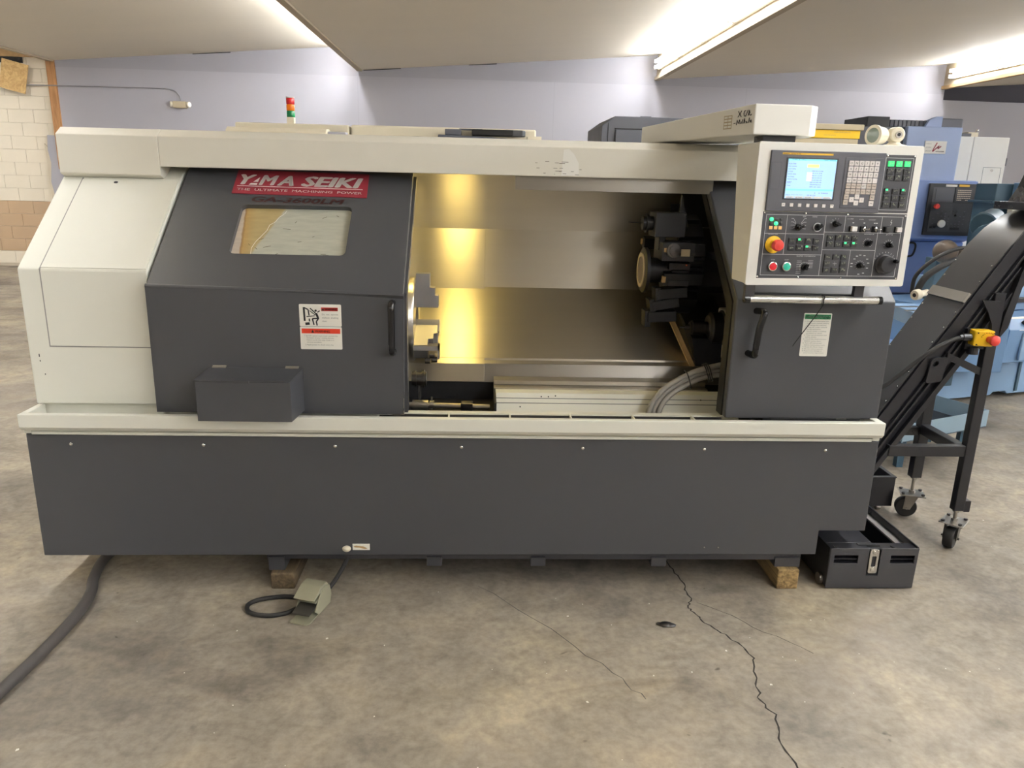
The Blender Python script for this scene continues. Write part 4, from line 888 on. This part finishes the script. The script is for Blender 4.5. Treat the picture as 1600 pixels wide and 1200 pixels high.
# ================================================================== CHIP CONVEYOR
CV = thing('chip_conveyor', 'black inclined chip conveyor on a caster frame beside the lathe', 'conveyor', (2.1, .55, 0))
cd = Vector((.518, 0, .855)); cn = Vector((-.855, 0, .518))
top = [(1.60, .310), (1.948, .886), (2.20, 1.302), (2.255, 1.385), (2.315, 1.455), (2.385, 1.510), (2.47, 1.545), (2.75, 1.56)]
bot = [(2.75, 1.40), (2.50, 1.385), (2.43, 1.345), (2.345, 1.245), (2.075, .809), (1.73, .24)]
YN, YR = .405, .67
obj('trough', MB().prism(top+bot, 'y', YN, YR), 'conv_black', CV, bevel=.003)
def strip(pts, off, th, y0, y1, name, m, bevel=0.0):
    """plate that follows a run of (x,z) points"""
    n = len(pts); nr = []
    for i in range(n):
        a = Vector(pts[max(0, i-1)]); b_ = Vector(pts[min(n-1, i+1)]); d = (b_-a).normalized(); nr.append(Vector((-d.y, d.x)))
    outer = [tuple(Vector(p)+q*(off+th)) for p, q in zip(pts, nr)]; inner = [tuple(Vector(p)+q*off) for p, q in zip(pts, nr)]
    return obj(name, MB().prism(outer+inner[::-1], 'y', y0, y1), m, CV, bevel=bevel)
lo = strip([(1.62, .343), (1.948, .886), (2.115, 1.1617)], .0, .005, YN-.004, YR+.004, 'cover_plate', 'conv_plate')
up = strip([(2.122, 1.1733), (2.20, 1.302), (2.255, 1.385), (2.315, 1.455), (2.385, 1.510), (2.47, 1.545), (2.75, 1.56)], .0, .005, YN-.004, YR+.004, 'cover_plate', 'conv_plate')
strip([(2.106, 1.1468), (2.130, 1.1864)], .005, .010, YN-.004, YR+.004, 'joint_strap', 'steel')
for y in (YN+.006, YR-.006):
    for t in range(14):
        s_ = .10+t*.079; x, z = 1.62+cd.x*s_, .343+cd.z*s_
        if abs(x-2.118) < .016: continue
        q = Vector((x, y, z))+cn*.005; obj('screw', MB().lathe([(.0045, 0), (.0045, .002), (0, .004)], q, cn, 8), 'chrome', CV)
# side rails on the near face
def rail(o0, o1, y0, y1, m, name='side_rail', t0=0.0, t1=1.42):
    a = Vector((1.62, 0, .343)); mb = MB()
    for (o_a, o_b) in ((o0, o1),):
        p = [a-cn*o_a+cd*t0, a-cn*o_a+cd*t1, a-cn*o_b+cd*t1, a-cn*o_b+cd*t0]
        mb.prism([(v.x, v.z) for v in p], 'y', y0, y1)
    return obj(name, mb, m, CV, bevel=.002)
rail(.004, .055, .392, .405, 'conv_black', t0=.04); rail(.068, .078, .388, .405, 'conv_black', t0=.02); rail(.092, .102, .388, .405, 'conv_black', t0=.02); rail(.128, .152, .380, .405, 'conv_black', t0=.0)
obj('lifting_lug', MB().slab(rrect(0, .075, 0, .115, .014, 4), [[(.024+.0125*math.cos(-i*PI/8), .088+.0125*math.sin(-i*PI/8)) for i in range(16)]], (1.972, .374, .795), Vector((.97, 0, .1)), Vector((.12, 0, .99)), .010), 'conv_black', CV, bevel=.001)
obj('lug_web', MB().hexa([(2.0, .376, .80), (2.06, .376, .88), (2.06, .405, .88), (2.0, .405, .80), (2.03, .376, .90), (2.09, .376, .915), (2.09, .405, .915), (2.03, .405, .90)]), 'conv_black', CV)
# support frame
def post(x0, x1, y0, y1, z0, z1, name='leg', m='conv_black'): return obj(name, MB().box(x0, x1, y0, y1, z0, z1), m, CV, bevel=.003)
post(2.215, 2.262, .372, .412, .185, 1.20); post(2.195, 2.245, .70, .745, .215, 1.15)
post(1.86, 2.215, .375, .410, .452, .503, 'lower_rail', 'conv_black'); post(1.86, 2.20, .705, .742, .440, .482, 'lower_rail', 'conv_black'); post(2.19, 2.235, .41, .70, .452, .502, 'cross_rail', 'conv_black')
obj('brace', MB().hexa([(2.055, .378, .905), (2.215, .378, .835), (2.215, .41, .835), (2.055, .41, .905), (2.055, .378, .935), (2.215, .378, .868), (2.215, .41, .868), (2.055, .41, .935)]), 'conv_black', CV)
obj('gusset', MB().prism([(2.155, 1.17), (2.24, 1.165), (2.245, 1.13), (2.235, .98), (2.215, 1.07), (2.19, 1.12)], 'y', .365, .372), 'conv_black', CV)
obj('hanger', MB().prism([(2.262, 1.0), (2.295, 1.05), (2.36, 1.45), (2.345, 1.46), (2.27, 1.10)], 'y', .37, .40), 'conv_black', CV)
# levelling screws and casters
def caster(cx, cy, zt, ang, wm):
    obj('levelling_screw', MB().cyl((cx, cy, zt+.035), (cx, cy, .12), .008, seg=12).cyl((cx, cy, zt), (cx, cy, zt-.014), .017, seg=6).cyl((cx, cy, .142), (cx, cy, .130), .015, seg=6), 'steel', CV)
    pl = obj('caster_plate', MB(Matrix.Translation((cx, cy, .126)) @ Matrix.Rotation(ang, 4, 'Z')).box(-.058, .058, -.05, .05, -.003, .003), 'steel', CV, bevel=.001)
    for a, b_ in ((-.045, -.036), (.045, -.036), (.045, .036), (-.045, .036)):
        obj('bolt', MB(Matrix.Translation((cx, cy, .126)) @ Matrix.Rotation(ang, 4, 'Z')).cyl((a, b_, .003), (a, b_, .012), .008, seg=6), 'dark_steel', pl)
    M2 = Matrix.Translation((cx, cy, 0)) @ Matrix.Rotation(ang, 4, 'Z')
    fk = MB(M2); ox = -.018
    for s in (-1, 1): fk.prism([(-.03, .122), (.03, .122), (ox+.016, .045), (ox-.016, .045)], 'y', s*.028-.002, s*.028+.002)
    fk.box(-.03, .03, -.028, .028, .114, .122); fk.cyl((ox, -.038, .052), (ox, .038, .052), .006, seg=10)
    obj('caster_fork', fk, wm, CV)
    wh = obj('caster_wheel', MB(M2).lathe([(.030, -.021), (.047, -.021), (.051, -.015), (.051, .015), (.047, .021), (.030, .021)], (ox, 0, .052), (0, 1, 0), 28), 'rubber', CV)
    obj('wheel_hub', MB(M2).lathe([(.030, -.019), (.030, .019)], (ox, 0, .052), (0, 1, 0), 20), 'dark_steel', wh)
caster(2.238, .392, .19, .75, 'pedal_dark'); caster(2.22, .72, .22, -.35, 'steel')
obj('adjuster_block', MB().box(2.262, 2.29, .374, .408, .18, .235), 'conv_black', CV, bevel=.002)
# head housing
obj('head_box', MB().prism([(2.38, 1.565), (2.80, 1.575), (2.80, 1.85), (2.47, 1.80), (2.42, 1.64)], 'y', .45, .66), 'conv_black', CV, bevel=.004)
obj('head_plinth', MB().box(2.33, 2.80, .41, .665, 1.545, 1.578), 'conv_black', CV, bevel=.002); obj('head_lug', MB().box(2.46, 2.50, .50, .60, 1.80, 1.86), 'conv_black', CV)
# emergency stop box on the conveyor
EB = obj('stop_box_bracket', MB().box(2.115, 2.20, .365, .385, .955, 1.045).cyl((2.15, .36, .965), (2.15, .36, .935), .022, seg=16), 'conv_black', CV)
sb = obj('stop_box', MB(Matrix.Translation((2.163, .340, 1.012)) @ Matrix.Rotation(-.12, 4, 'Z')).prism([(-.041, -.034), (.041, -.034), (.041, .034), (-.041, .034)], 'y', -.028, .025), 'yellow', CV, bevel=.006)
obj('stop_button', MB().lathe([(.013, 0), (.014, .012), (.018, .020), (.0225, .030), (.022, .040), (.013, .047), (0, .049)], (2.178, .312, 1.010), (.12, -1, .02), 26), 'estop_red', CV)
tx = MB()
for i, c_ in enumerate('EMERGENCY'):
    a = -1.15+i*.29; p = Vector((2.173+.027*math.sin(a), .3112-.0*i, 1.008+.027*math.cos(a))); u_ = Vector((math.cos(a)*.993, -.12*math.cos(a), -math.sin(a))); v_ = Vector((math.sin(a), 0, math.cos(a)))
    p.y = .340-.0285+.1205*(p.x-2.163)*-1.0
    tx.text(c_, p, u_.normalized(), v_, .0055, None, .02, center=True, lift=0.0006)
obj('lettering', tx, 'ink', CV)
for x, z in ((2.130, 1.036), (2.196, 1.036), (2.130, .986), (2.196, .986)): obj('box_screw', MB().cyl((x, .340-.0285-.12*(x-2.163), z), (x, .340-.0305-.12*(x-2.163), z), .003, seg=8), 'ink', CV)
obj('cable_gland', MB().cyl((2.09, .352, 1.010), (2.122, .346, 1.012), .016, seg=14).cyl((2.078, .354, 1.008), (2.092, .352, 1.010), .012, seg=12), 'conv_black', CV)
obj('control_cable', MB().tube([(2.085, .353, 1.009), (2.04, .355, .992), (1.97, .36, .948), (1.90, .37, .882), (1.84, .38, .820), (1.78, .39, .765), (1.70, .42, .72), (1.60, .44, .70)], .0095, 10), 'rubber', CV)

# ================================================================== CHIP DRAWER, TANK, BLOCKS, PEDAL, CABLES
CB = thing('coolant_bin', 'charcoal steel coolant bin with sight gauge on the floor at lathe corner', 'bin', (1.65, .3, 0))
hl1 = [(1.481, .119), (1.481, .156), (1.582, .156), (1.582, .119)]; hl2 = [(1.720, .118), (1.720, .155), (1.822, .155), (1.822, .118)]; hl3 = [(1.626, .062), (1.626, .190), (1.676, .190), (1.676, .062)]
fp = obj('front_plate', MB().slab([(1.460, .006), (1.832, .006), (1.836, .188), (1.676, .188), (1.676, .062), (1.626, .062), (1.626, .188), (1.463, .188)], [hl1, hl2], (0, 0, 0), X_, Z_, .004), 'dark2', CB, bevel=.0015)
for x0, x1 in ((1.481, 1.582), (1.720, 1.822)):
    obj('grip_recess', MB().box(x0, x1, .004, .030, .116, .120).box(x0, x1, .030, .033, .116, .158).box(x0-.002, x0, .004, .03, .116, .158).box(x1, x1+.002, .004, .03, .116, .158).prism([(.030, .12), (.030, .14), (.010, .136), (.010, .133)], 'x', x0, x1), 'conv_black', fp)
obj('gauge_recess', MB().box(1.624, 1.678, .022, .026, .06, .19), 'black', fp)
gg = obj('sight_gauge', MB().slab(rrect(1.6285, 1.6665, .076, .184, .008, 4), [rrect(1.6385, 1.6565, .106, .154, .003, 2)], (0, -.004, 0), X_, Z_, .012), 'chrome', CB, bevel=.001)
obj('gauge_window', MB().box(1.637, 1.658, .001, .006, .104, .156), 'navy', gg)
for z in (.090, .170): obj('gauge_bolt', MB().lathe([(.009, 0), (.009, .004), (.0, .006)], (1.6475, -.004, z), (0, -1, 0), 14), 'chrome', gg)
obj('side_wall', MB().box(1.460, 1.464, .004, .80, .012, .188), 'conv_black', CB); obj('side_wall', MB().box(1.829, 1.835, .004, .90, .012, .192), 'conv_black', CB)
obj('floor_pan', MB().box(1.464, 1.829, .004, .90, .012, .018), 'black', CB); obj('back_wall', MB().box(1.464, 1.829, .895, .90, .012, .188), 'conv_black', CB)
obj('front_deck', MB().box(1.464, 1.829, .004, .055, .178, .186), 'conv_black', CB, bevel=.002); obj('lid_plate', MB().box(1.464, 1.66, .055, .80, .180, .187), 'conv_black', CB, bevel=.002)
obj('inner_ledge', MB().box(1.795, 1.829, .055, .85, .150, .158), 'ledge', CB)
lh_ = obj('lid_handle', MB().box(1.59, 1.665, .030, .046, .186, .190), 'black', CB, bevel=.001)
for x in (1.478, 1.722): obj('corner_tab', MB().prism([(x, .186), (x+.02, .186), (x, .192)], 'y', .008, .02), 'black', CB)
obj('roller', MB().cyl((1.448, .05, .026), (1.462, .05, .026), .024, seg=16), 'steel', CB); obj('roller', MB().cyl((1.84, .70, .022), (1.856, .70, .022), .020, seg=16), 'steel', CB)
RT = thing('coolant_tank', 'open charcoal coolant tank on the floor behind the front bin, under the conveyor', 'tank', (2.0, 1.08, 0))
obj('tank_wall', MB().box(1.86, 2.155, .770, .776, .03, .19), 'conv_black', RT); obj('tank_wall', MB().box(2.149, 2.155, .776, 1.4, .03, .19), 'conv_black', RT); obj('tank_wall', MB().box(1.86, 1.866, .776, 1.4, .03, .19), 'conv_black', RT); obj('tank_wall', MB().box(1.86, 2.155, 1.395, 1.4, .03, .19), 'conv_black', RT)
obj('tank_floor', MB().box(1.866, 2.149, .776, 1.395, .03, .036), 'black', RT); obj('rim', MB().box(1.857, 2.158, .766, .785, .188, .193), 'dark2', RT); obj('rim', MB().box(2.138, 2.158, .785, 1.4, .188, .193), 'dark2', RT)
for x in (1.93, 2.10): obj('caster', MB().cyl((x-.01, .80, .016), (x+.012, .80, .016), .016, seg=14).box(x-.014, x-.011, .785, .815, .012, .032).box(x+.013, x+.016, .785, .815, .012, .032), 'steel', RT)
for nm, x0, x1, lab, h in (('wood_block', 1.2545, 1.3430, 'bright yellow-brown timber block under the lathe near the coolant bin', .0895), ('wood_block', -.821, -.726, 'dark stained timber block under the lathe behind the foot pedal', .0715)):
    tag(obj(nm, MB().box(x0, x1, .0, .55, 0, h), 'wood_block' if x0 > 0 else 'grime', origin=Vector(((x0+x1)/2, .27, 0)), bevel=.006), lab, 'timber')
MATS['wood_dark'] = None
wood('wood_dark', (70, 58, 42), (104, 88, 64), (14, 1, 14))
for o in bpy.data.objects:
    if o.name.startswith('wood_block') and o.data.materials[0].name == 'grime': o.data.materials[0] = MATS['wood_dark']
# foot pedal
FP = thing('foot_pedal', 'grey-green guarded foot pedal on the floor in front of the lathe', 'pedal', (-.63, -.17, 0))
Mp = Matrix.Translation((-.625, -.16, 0)) @ Matrix.Rotation(math.radians(-17), 4, 'Z')
obj('base_plate', MB(Mp).prism([(-.038, -.098), (.030, -.098), (.040, -.085), (.040, .08), (-.038, .08)], 'z', .002, .006), 'pedal', FP, bevel=.001)
obj('treadle', MB(Mp).prism([(-.080, .029), (.04, .050), (.04, .055), (-.080, .034)], 'x', -.037, .035), 'pedal_dark', FP, bevel=.001)
for s_ in (-1, 1): obj('guard_cheek', MB(Mp).prism([(-.048, .030), (-.02, .006), (.07, .006), (.082, .04), (.07, .085), (.03, .098), (.0, .085)], 'x', s_*.040-.002, s_*.040+.003), 'pedal', FP, bevel=.002)
obj('guard_hood', MB(Mp).prism([(-.052, .078), (-.046, .073), (.01, .085), (.05, .088), (.066, .076), (.074, .080), (.052, .106), (.012, .106)], 'x', -.046, .040), 'pedal', FP, bevel=.003)
obj('switch_body', MB(Mp).box(-.034, .034, .012, .075, .006, .078), 'pedal', FP, bevel=.004); obj('front_lip', MB(Mp).prism([(-.035, .060), (-.028, .053), (.012, .060), (.012, .068)], 'x', -.036, .036), 'pedal', FP)
tag(obj('pedal_cable', MB().tube([(-.513, .012, .135), (-.53, -.0, .10), (-.56, -.03, .055), (-.585, -.055, .03), (-.62, -.06, .012), (-.68, -.075, .0095), (-.76, -.07, .009), (-.845, -.095, .009), (-.875, -.135, .009), (-.85, -.185, .009), (-.78, -.205, .009), (-.72, -.19, .009), (-.69, -.165, .010), (-.675, -.15, .012)], .0088, 10), 'rubber'), 'black looped cable of the foot pedal lying on the floor', 'cable')
tag(obj('power_cable', MB().tube([(-1.40, .75, .021), (-1.52, .45, .021), (-1.575, .24, .021), (-1.545, .06, .021), (-1.50, -.06, .021), (-1.475, -.22, .021), (-1.475, -.42, .021), (-1.49, -.62, .021), (-1.52, -.85, .021), (-1.6, -1.3, .021)], .0205, 14), 'cable_grey'), 'thick grey power cable snaking from under the lathe toward the lower left', 'cable')
# rag of swarf and paint flakes on the floor
tag(obj('swarf_clump', MB().ball((.727, -.262, .006), .022, 9, 6, (1.3, .8, .28)).ball((.745, -.268, .006), .016, 8, 6, (1.2, .8, .35)).ball((.702, -.256, .005), .010, 8, 6, (1.2, .7, .4)), 'dark_steel', origin=Vector((.727, -.262, 0))), 'small crumpled dark swarf clump on the floor beside the crack', 'debris')
mb = MB(); random.seed(11)
for i in range(70):
    x = random.uniform(-1.36, 3.0); y = random.uniform(-1.2, 2.6) if abs(x) > 1.9 else random.uniform(-1.25, -.02); s_ = random.choice((.0016, .002, .0026, .003, .005)); a = random.uniform(0, PI)
    mb.slab([(-s_, -s_*.6), (s_*.8, -s_*.7), (s_, s_*.5), (-s_*.4, s_*.8)], [], (x, y, .0016), Vector((math.cos(a), math.sin(a), 0)), Vector((-math.sin(a), math.cos(a), 0)), .0014)
tag(obj('paint_flakes', mb, 'flake'), 'tiny pale paint flakes scattered over the concrete floor', 'debris', kind='stuff')

# ================================================================== MACHINES BEHIND, AT RIGHT
BL = thing('blue_lathe', 'periwinkle blue lathe with its own dark control panel, behind the pendant', 'lathe', (3.9, 4.6, 0))
obj('base', MB().box(3.3, 4.46, 4.06, 5.2, .02, .62), 'navy_base', BL, bevel=.006); obj('plinth', MB().box(3.35, 4.46, 3.98, 4.06, .05, .70), 'navy_base', BL)
obj('lower_door', MB().box(3.55, 4.40, 4.02, 4.07, .68, 1.165), 'periwinkle', BL, bevel=.004); obj('lower_body', MB().box(3.3, 4.42, 4.07, 5.2, .62, 1.68), 'periwinkle', BL)
hd = obj('door_handle', MB().tube([(3.845, 4.02, 1.145), (3.91, 3.985, 1.155), (3.935, 3.975, 1.13), (3.925, 3.975, 1.06), (3.90, 3.985, 1.035), (3.84, 4.02, 1.03)], .009, 10), 'black', BL)
obj('panel_ledge', MB().prism([(4.0, 1.170), (3.93, 1.195), (3.945, 1.70), (4.02, 1.70), (4.06, 1.17)], 'x', 3.70, 4.392), 'periwinkle', BL, bevel=.006)
obj('ledge_cap', MB().box(3.70, 4.40, 3.99, 4.1, 1.69, 1.705), 'periwinkle_light', BL)
obj('upper_cover', MB().box(3.715, 4.205, 4.0, 5.0, 1.70, 2.150), 'periwinkle_light', BL, bevel=.008)
obj('left_column', MB().box(3.3, 3.715, 4.05, 5.0, 1.68, 2.14), 'grey_cabinet', BL)
# its own control panel
cf = Matrix.Translation((3.945, 3.936, 1.676)) @ Matrix.Rotation(-.018, 4, 'Z')
bp_ = obj('control_panel', MB(cf).box(0, .437, -.022, .0, -.446, 0), 'bezel', BL, bevel=.004)
obj('panel_face', MB(cf).box(.035, .400, -.026, -.02, -.415, -.165), 'panel_dark', bp_)
obj('screen', MB(cf).box(.058, .205, -.028, -.021, -.150, -.045), 'grey_cabinet', bp_); obj('screen_frame', MB(cf).slab([(.035, -.160), (.222, -.160), (.222, -.032), (.035, -.032)], [[(.058, -.150), (.058, -.045), (.205, -.045), (.205, -.150)]], (0, -.024, 0), X_, Z_, .006), 'panel_grey', bp_)
obj('keypad', MB(cf).box(.232, .385, -.027, -.021, -.155, -.036), 'panel_dark', bp_)
for r_ in range(6):
    for c_ in range(8):
        if r_ == 5 and c_ in (3, 4): continue
        obj('key', MB(cf).box(.250+c_*.0155, .261+c_*.0155, -.030, -.027, -.060-r_*.0165, -.051-r_*.0165), 'led_amber' if False else 'key_tan', bp_) if (r_+c_) % 1 == 0 else None
obj('name_strip', MB(cf).box(.140, .240, -.0245, -.021, -.026, -.008), 'sign_white', bp_); obj('maker_strip', MB(cf).box(.258, .350, -.0245, -.021, -.024, -.006), 'yellow_strip', bp_)
obj('stop_button', MB(cf).lathe([(.018, 0), (.018, .015), (.024, .022), (.02, .034), (0, .037)], (.075, -.026, -.195), (0, -1, 0), 20), 'estop_red', bp_)
hw2 = obj('hand_wheel', MB(cf).lathe([(.034, 0), (.034, .012), (.030, .016), (.0, .018)], (.150, -.026, -.345), (0, -1, 0), 24), 'sign_white', bp_)
for i in range(7):
    for j in range(9):
        if random.random() < .55: obj('small_key', MB(cf).box(.065+j*.034, .077+j*.034, -.0285, -.026, -.24-i*.022, -.231-i*.022), 'panel_grey' if random.random() < .7 else 'key_dark', bp_)
for x in (.06, .09): obj('knob', MB(cf).lathe([(.009, 0), (.009, .012), (0, .014)], (x, -.026, -.375), (0, -1, 0), 12), 'black', bp_)
obj('selector', MB(cf).lathe([(.010, 0), (.008, .014), (0, .016)], (.265, -.026, -.27), (0, -1, 0), 12), 'black', bp_); obj('switch_row', MB(cf).box(.235, .315, -.032, -.026, -.395, -.375), 'black', bp_)
# maker's sign
sg_ = obj('maker_sign', MB().box(3.884, 4.078, 3.994, 4.0, 1.926, 2.032), 'sign_white', BL)
mb = MB()
def st2(pts, t):
    for (x0, z0), (x1, z1) in zip(pts[:-1], pts[1:]):
        d = Vector((x1-x0, 0, z1-z0)).normalized(); n_ = Vector((-d.z, 0, d.x))*t; mb.quad(Vector((x0, 3.9925, z0))-n_, Vector((x1, 3.9925, z1))-n_, Vector((x1, 3.9925, z1))+n_, Vector((x0, 3.9925, z0))+n_)
st2([(3.990, 2.018), (3.970, 1.975), (3.958, 1.945), (3.966, 1.948), (3.985, 1.968), (4.012, 1.993), (4.002, 1.968), (4.016, 1.976), (4.030, 1.990)], .0045)
obj('emblem', mb, 'sign_red', sg_)
mb = MB(); mb.text('WPUNEER', (3.985, 3.9925, 1.941), X_, Z_, .010, .08, .03, lift=0); obj('lettering', mb, 'ink', sg_)
mb = MB()
for i, t in enumerate(('CHUCK', 'SYSTEMS', 'GROUP')): mb.text(t, (3.892, 3.9925, 2.004-i*.030), X_, Z_, .008, .05, lift=0)
obj('lettering', mb, 'ink_soft', sg_)
# bellows and motor on its roof
obj('roof_block', MB().box(3.42, 3.62, 4.15, 4.6, 2.14, 2.235), 'black', BL, bevel=.004)
for i in range(9): obj('bellows_fold', MB().box(3.625+i*.038, 3.660+i*.038, 4.15, 4.5, 2.15, 2.212), 'grey_cabinet', BL, bevel=.006)
obj('roof_bracket', MB().prism([(3.93, 2.15), (4.08, 2.15), (4.08, 2.245), (4.03, 2.245), (3.965, 2.215)], 'y', 4.12, 4.18), 'periwinkle_light', BL); obj('roof_motor', MB().box(4.085, 4.29, 4.15, 4.5, 2.155, 2.235), 'grey_cabinet', BL, bevel=.01)
WC = thing('white_cabinet', 'tall white two-door electrical cabinet behind the blue lathe', 'cabinet', (4.85, 4.9, 0))
obj('door', MB().box(4.50, 4.700, 4.60, 4.62, .1, 2.118), 'cabinet_white', WC, bevel=.004); d2 = obj('door', MB().box(4.704, 5.055, 4.60, 4.62, .1, 2.118), 'cabinet_white', WC, bevel=.006)
obj('body', MB().box(4.49, 5.06, 4.62, 5.2, .02, 2.115), 'cabinet_white', WC); obj('hatch_line', MB().slab([(4.843, 1.35), (5.02, 1.35), (5.02, 1.842), (4.843, 1.842)], [[(4.846, 1.353), (4.846, 1.839), (5.017, 1.839), (5.017, 1.353)]], (0, 4.5985, 0), X_, Z_, .002), 'ink_soft', d2)
obj('lock', MB().cyl((4.93, 4.60, 1.815), (4.93, 4.592, 1.815), .012, seg=14), 'chrome', d2); obj('roof_box', MB().box(4.70, 4.80, 4.7, 4.9, 2.116, 2.165), 'cream', WC); obj('roof_box', MB().box(4.50, 4.70, 4.65, 4.9, 2.116, 2.15), 'grey_cabinet', WC)
obj('hook', MB().tube([(4.80, 4.75, 2.165), (4.81, 4.75, 2.19), (4.83, 4.75, 2.185)], .006, 8), 'chrome', WC); obj('hinge', MB().box(5.056, 5.072, 4.61, 4.63, 1.86, 1.93), 'grey_cabinet', WC)
# steel-blue milling machine, turned a little
MM = thing('milling_machine', 'steel blue manual milling machine behind the chip conveyor', 'milling machine', (4.2, 3.2, 0))
Mm = Matrix.Translation((3.85, 2.84, 0)) @ Matrix.Rotation(math.radians(17), 4, 'Z')
def mo(name, mb, m, parent=None, bevel=.006): return obj(name, mb, m, parent or MM, bevel=bevel)
bs = mo('base', MB(Mm).prism([(-.42, .03), (.30, .03), (.33, .055), (.46, .055), (.49, .03), (1.6, .03), (1.6, .38), (-.42, .38)], 'y', 0, .9), 'steel_blue_light')
mo('column_base', MB(Mm).box(-.15, 1.6, .05, .9, .38, .72), 'steel_blue'); mo('saddle', MB(Mm).box(.25, 1.6, .02, .85, .72, .90), 'steel_blue_light'); mo('grab_bar', MB(Mm).box(.36, .9, -.01, .02, .78, .82), 'dark2')
mo('access_recess', MB(Mm).box(-.33, -.14, -.004, .01, .14, .30), 'teal_blue', bs, .01); mo('gib_cover', MB(Mm).box(.55, .58, -.015, .0, .05, .30), 'teal_blue', bs)
cbx = mo('control_box', MB(Mm).prism([(-.02, .36), (-.22, .36), (-.24, .62), (-.14, .70), (-.02, .72)], 'x', .06, .62), 'steel_blue'); mo('control_face', MB(Mm).prism([(-.242, .615), (-.142, .699), (-.137, .694), (-.237, .61)], 'x', .16, .62), 'sign_white', cbx, 0)
mo('control_knob', MB(Mm).cyl((.25, -.19, .655), (.25, -.21, .672), .018, seg=14), 'black', cbx, 0); mo('control_knob', MB(Mm).cyl((.33, -.19, .655), (.33, -.21, .672), .018, seg=14), 'black', cbx, 0)
mo('door_plate', MB(Mm).box(.20, .60, -.248, -.232, .38, .60), 'steel_blue_light', cbx)
tb3 = mo('work_table', MB().hexa([(2.98, 2.02, .70), (3.35, 2.10, .70), (3.9, 2.75, .70), (3.05, 2.68, .70), (2.98, 2.02, .80), (3.35, 2.10, .80), (3.9, 2.75, .80), (3.05, 2.68, .80)]), 'steel_blue_light')
for t in (.25, .5, .75): mo('table_slot', MB().hexa([(2.985+.35*0, 2.02+.66*t-.025, .7995), (3.35+.5*t, 2.10+.64*t-.025, .7995), (3.36+.5*t, 2.10+.64*t+.025, .7995), (2.99, 2.02+.66*t+.025, .7995), (2.985, 2.02+.66*t-.025, .802), (3.35+.5*t, 2.10+.64*t-.025, .802), (3.36+.5*t, 2.10+.64*t+.025, .802), (2.99, 2.02+.66*t+.025, .802)]), 'steel', tb3, 0)
mo('knee', MB().box(3.55, 3.95, 2.60, 3.0, .30, .70), 'steel_blue'); mo('apron_block', MB().box(3.46, 3.85, 2.85, 3.0, .80, 1.12), 'teal_blue')
mo('column', MB().box(4.06, 4.9, 3.2, 3.46, .7, 1.68), 'teal_blue'); mo('column_flange', MB().box(4.02, 4.16, 3.17, 3.48, 1.53, 1.55), 'teal_blue'); mo('turret_cap', MB().box(4.19, 4.9, 3.12, 3.2, 1.48, 1.69), 'steel_blue'); mo('switch_box', MB().box(4.12, 4.28, 3.06, 3.12, 1.28, 1.52), 'cabinet_white')
mt = obj('motor', MB().lathe([(.10, 0), (.115, .01), (.115, .05), (.10, .06), (.10, .20)], (3.62, 2.55, 1.275), (.75, .6, .25), 28), 'teal_blue', MM); obj('motor', MB().lathe([(.085, 0), (.095, .01), (.095, .05), (.085, .06), (.085, .2)], (3.68, 2.72, 1.375), (.75, .6, .2), 28), 'teal_blue', MM)
kn = obj('ball_knob', MB().ball((3.42, 2.7, 1.185), .085, 22, 14).cyl((3.42, 2.7, 1.185), (3.62, 2.75, 1.165), .055, .045, seg=18), 'knob_brown', MM)
for nm, pts, r in (('hose', [(2.98, 2.3, .93), (2.98, 2.28, 1.05), (3.06, 2.25, 1.16), (3.20, 2.25, 1.235), (3.40, 2.3, 1.255)], .013), ('hose', [(2.96, 2.22, .93), (3.0, 2.2, 1.05), (3.12, 2.2, 1.14), (3.28, 2.25, 1.18), (3.42, 2.3, 1.18)], .022), ('hose', [(3.10, 2.3, .90), (3.18, 2.3, .98), (3.28, 2.3, 1.01), (3.40, 2.3, 1.01)], .009), ('hose', [(3.25, 2.3, .90), (3.30, 2.3, .95), (3.42, 2.3, 1.0)], .009)): obj(nm, MB().tube(pts, r, 10), 'rubber', MM)
nz_ = obj('coolant_nozzle', MB().lathe([(.014, 0), (.032, 0), (.036, .01), (.036, .04), (.028, .05), (.022, .07), (.022, .12)], (2.92, 2.16, .935), (.9, .35, .12), 18), 'cream', MM); obj('nozzle_bore', MB().cyl(Vector((2.92, 2.16, .935))-Vector((.9, .35, .12)).normalized()*.001, Vector((2.92, 2.16, .935))+Vector((.9, .35, .12)).normalized()*.004, .014, seg=14), 'black', MM); obj('nozzle_tube', MB().tube([(3.02, 2.2, .948), (3.12, 2.23, .955), (3.26, 2.26, .93), (3.4, 2.3, .92)], .018, 10), 'cable_grey', MM)
# blue chip tray standing on the floor in front of it
CT = thing('chip_tray', 'pale slate-blue open chip tray between conveyor legs and milling machine', 'tray', (2.95, 1.65, .17))
cor = [(2.60, 1.36), (3.215, 1.635), (3.13, 1.70), (3.06, 1.98), (2.45, 1.75)]
cor = [(2.48, 1.30), (3.20, 1.62), (3.05, 1.97), (2.33, 1.65)]
for i in range(4):
    (x0, y0), (x1, y1) = cor[i], cor[(i+1) % 4]; d = Vector((x1-x0, y1-y0, 0)).normalized(); n_ = Vector((-d.y, d.x, 0))*.006
    a, b_ = Vector((x0, y0, 0)), Vector((x1, y1, 0)); obj('tray_wall', MB().hexa([a+Z_*.19, b_+Z_*.19, b_+n_+Z_*.19, a+n_+Z_*.19, a+Z_*.30, b_+Z_*.30, b_+n_+Z_*.30, a+n_+Z_*.30]), 'slate_blue', CT)
obj('tray_floor', MB().prism(cor, 'z', .19, .196), 'navy', CT)
for x, y in ((2.55, 1.42), (3.08, 1.66), (3.0, 1.88), (2.45, 1.62)): obj('tray_leg', MB().box(x-.02, x+.02, y-.02, y+.02, 0, .19), 'teal_blue', CT)
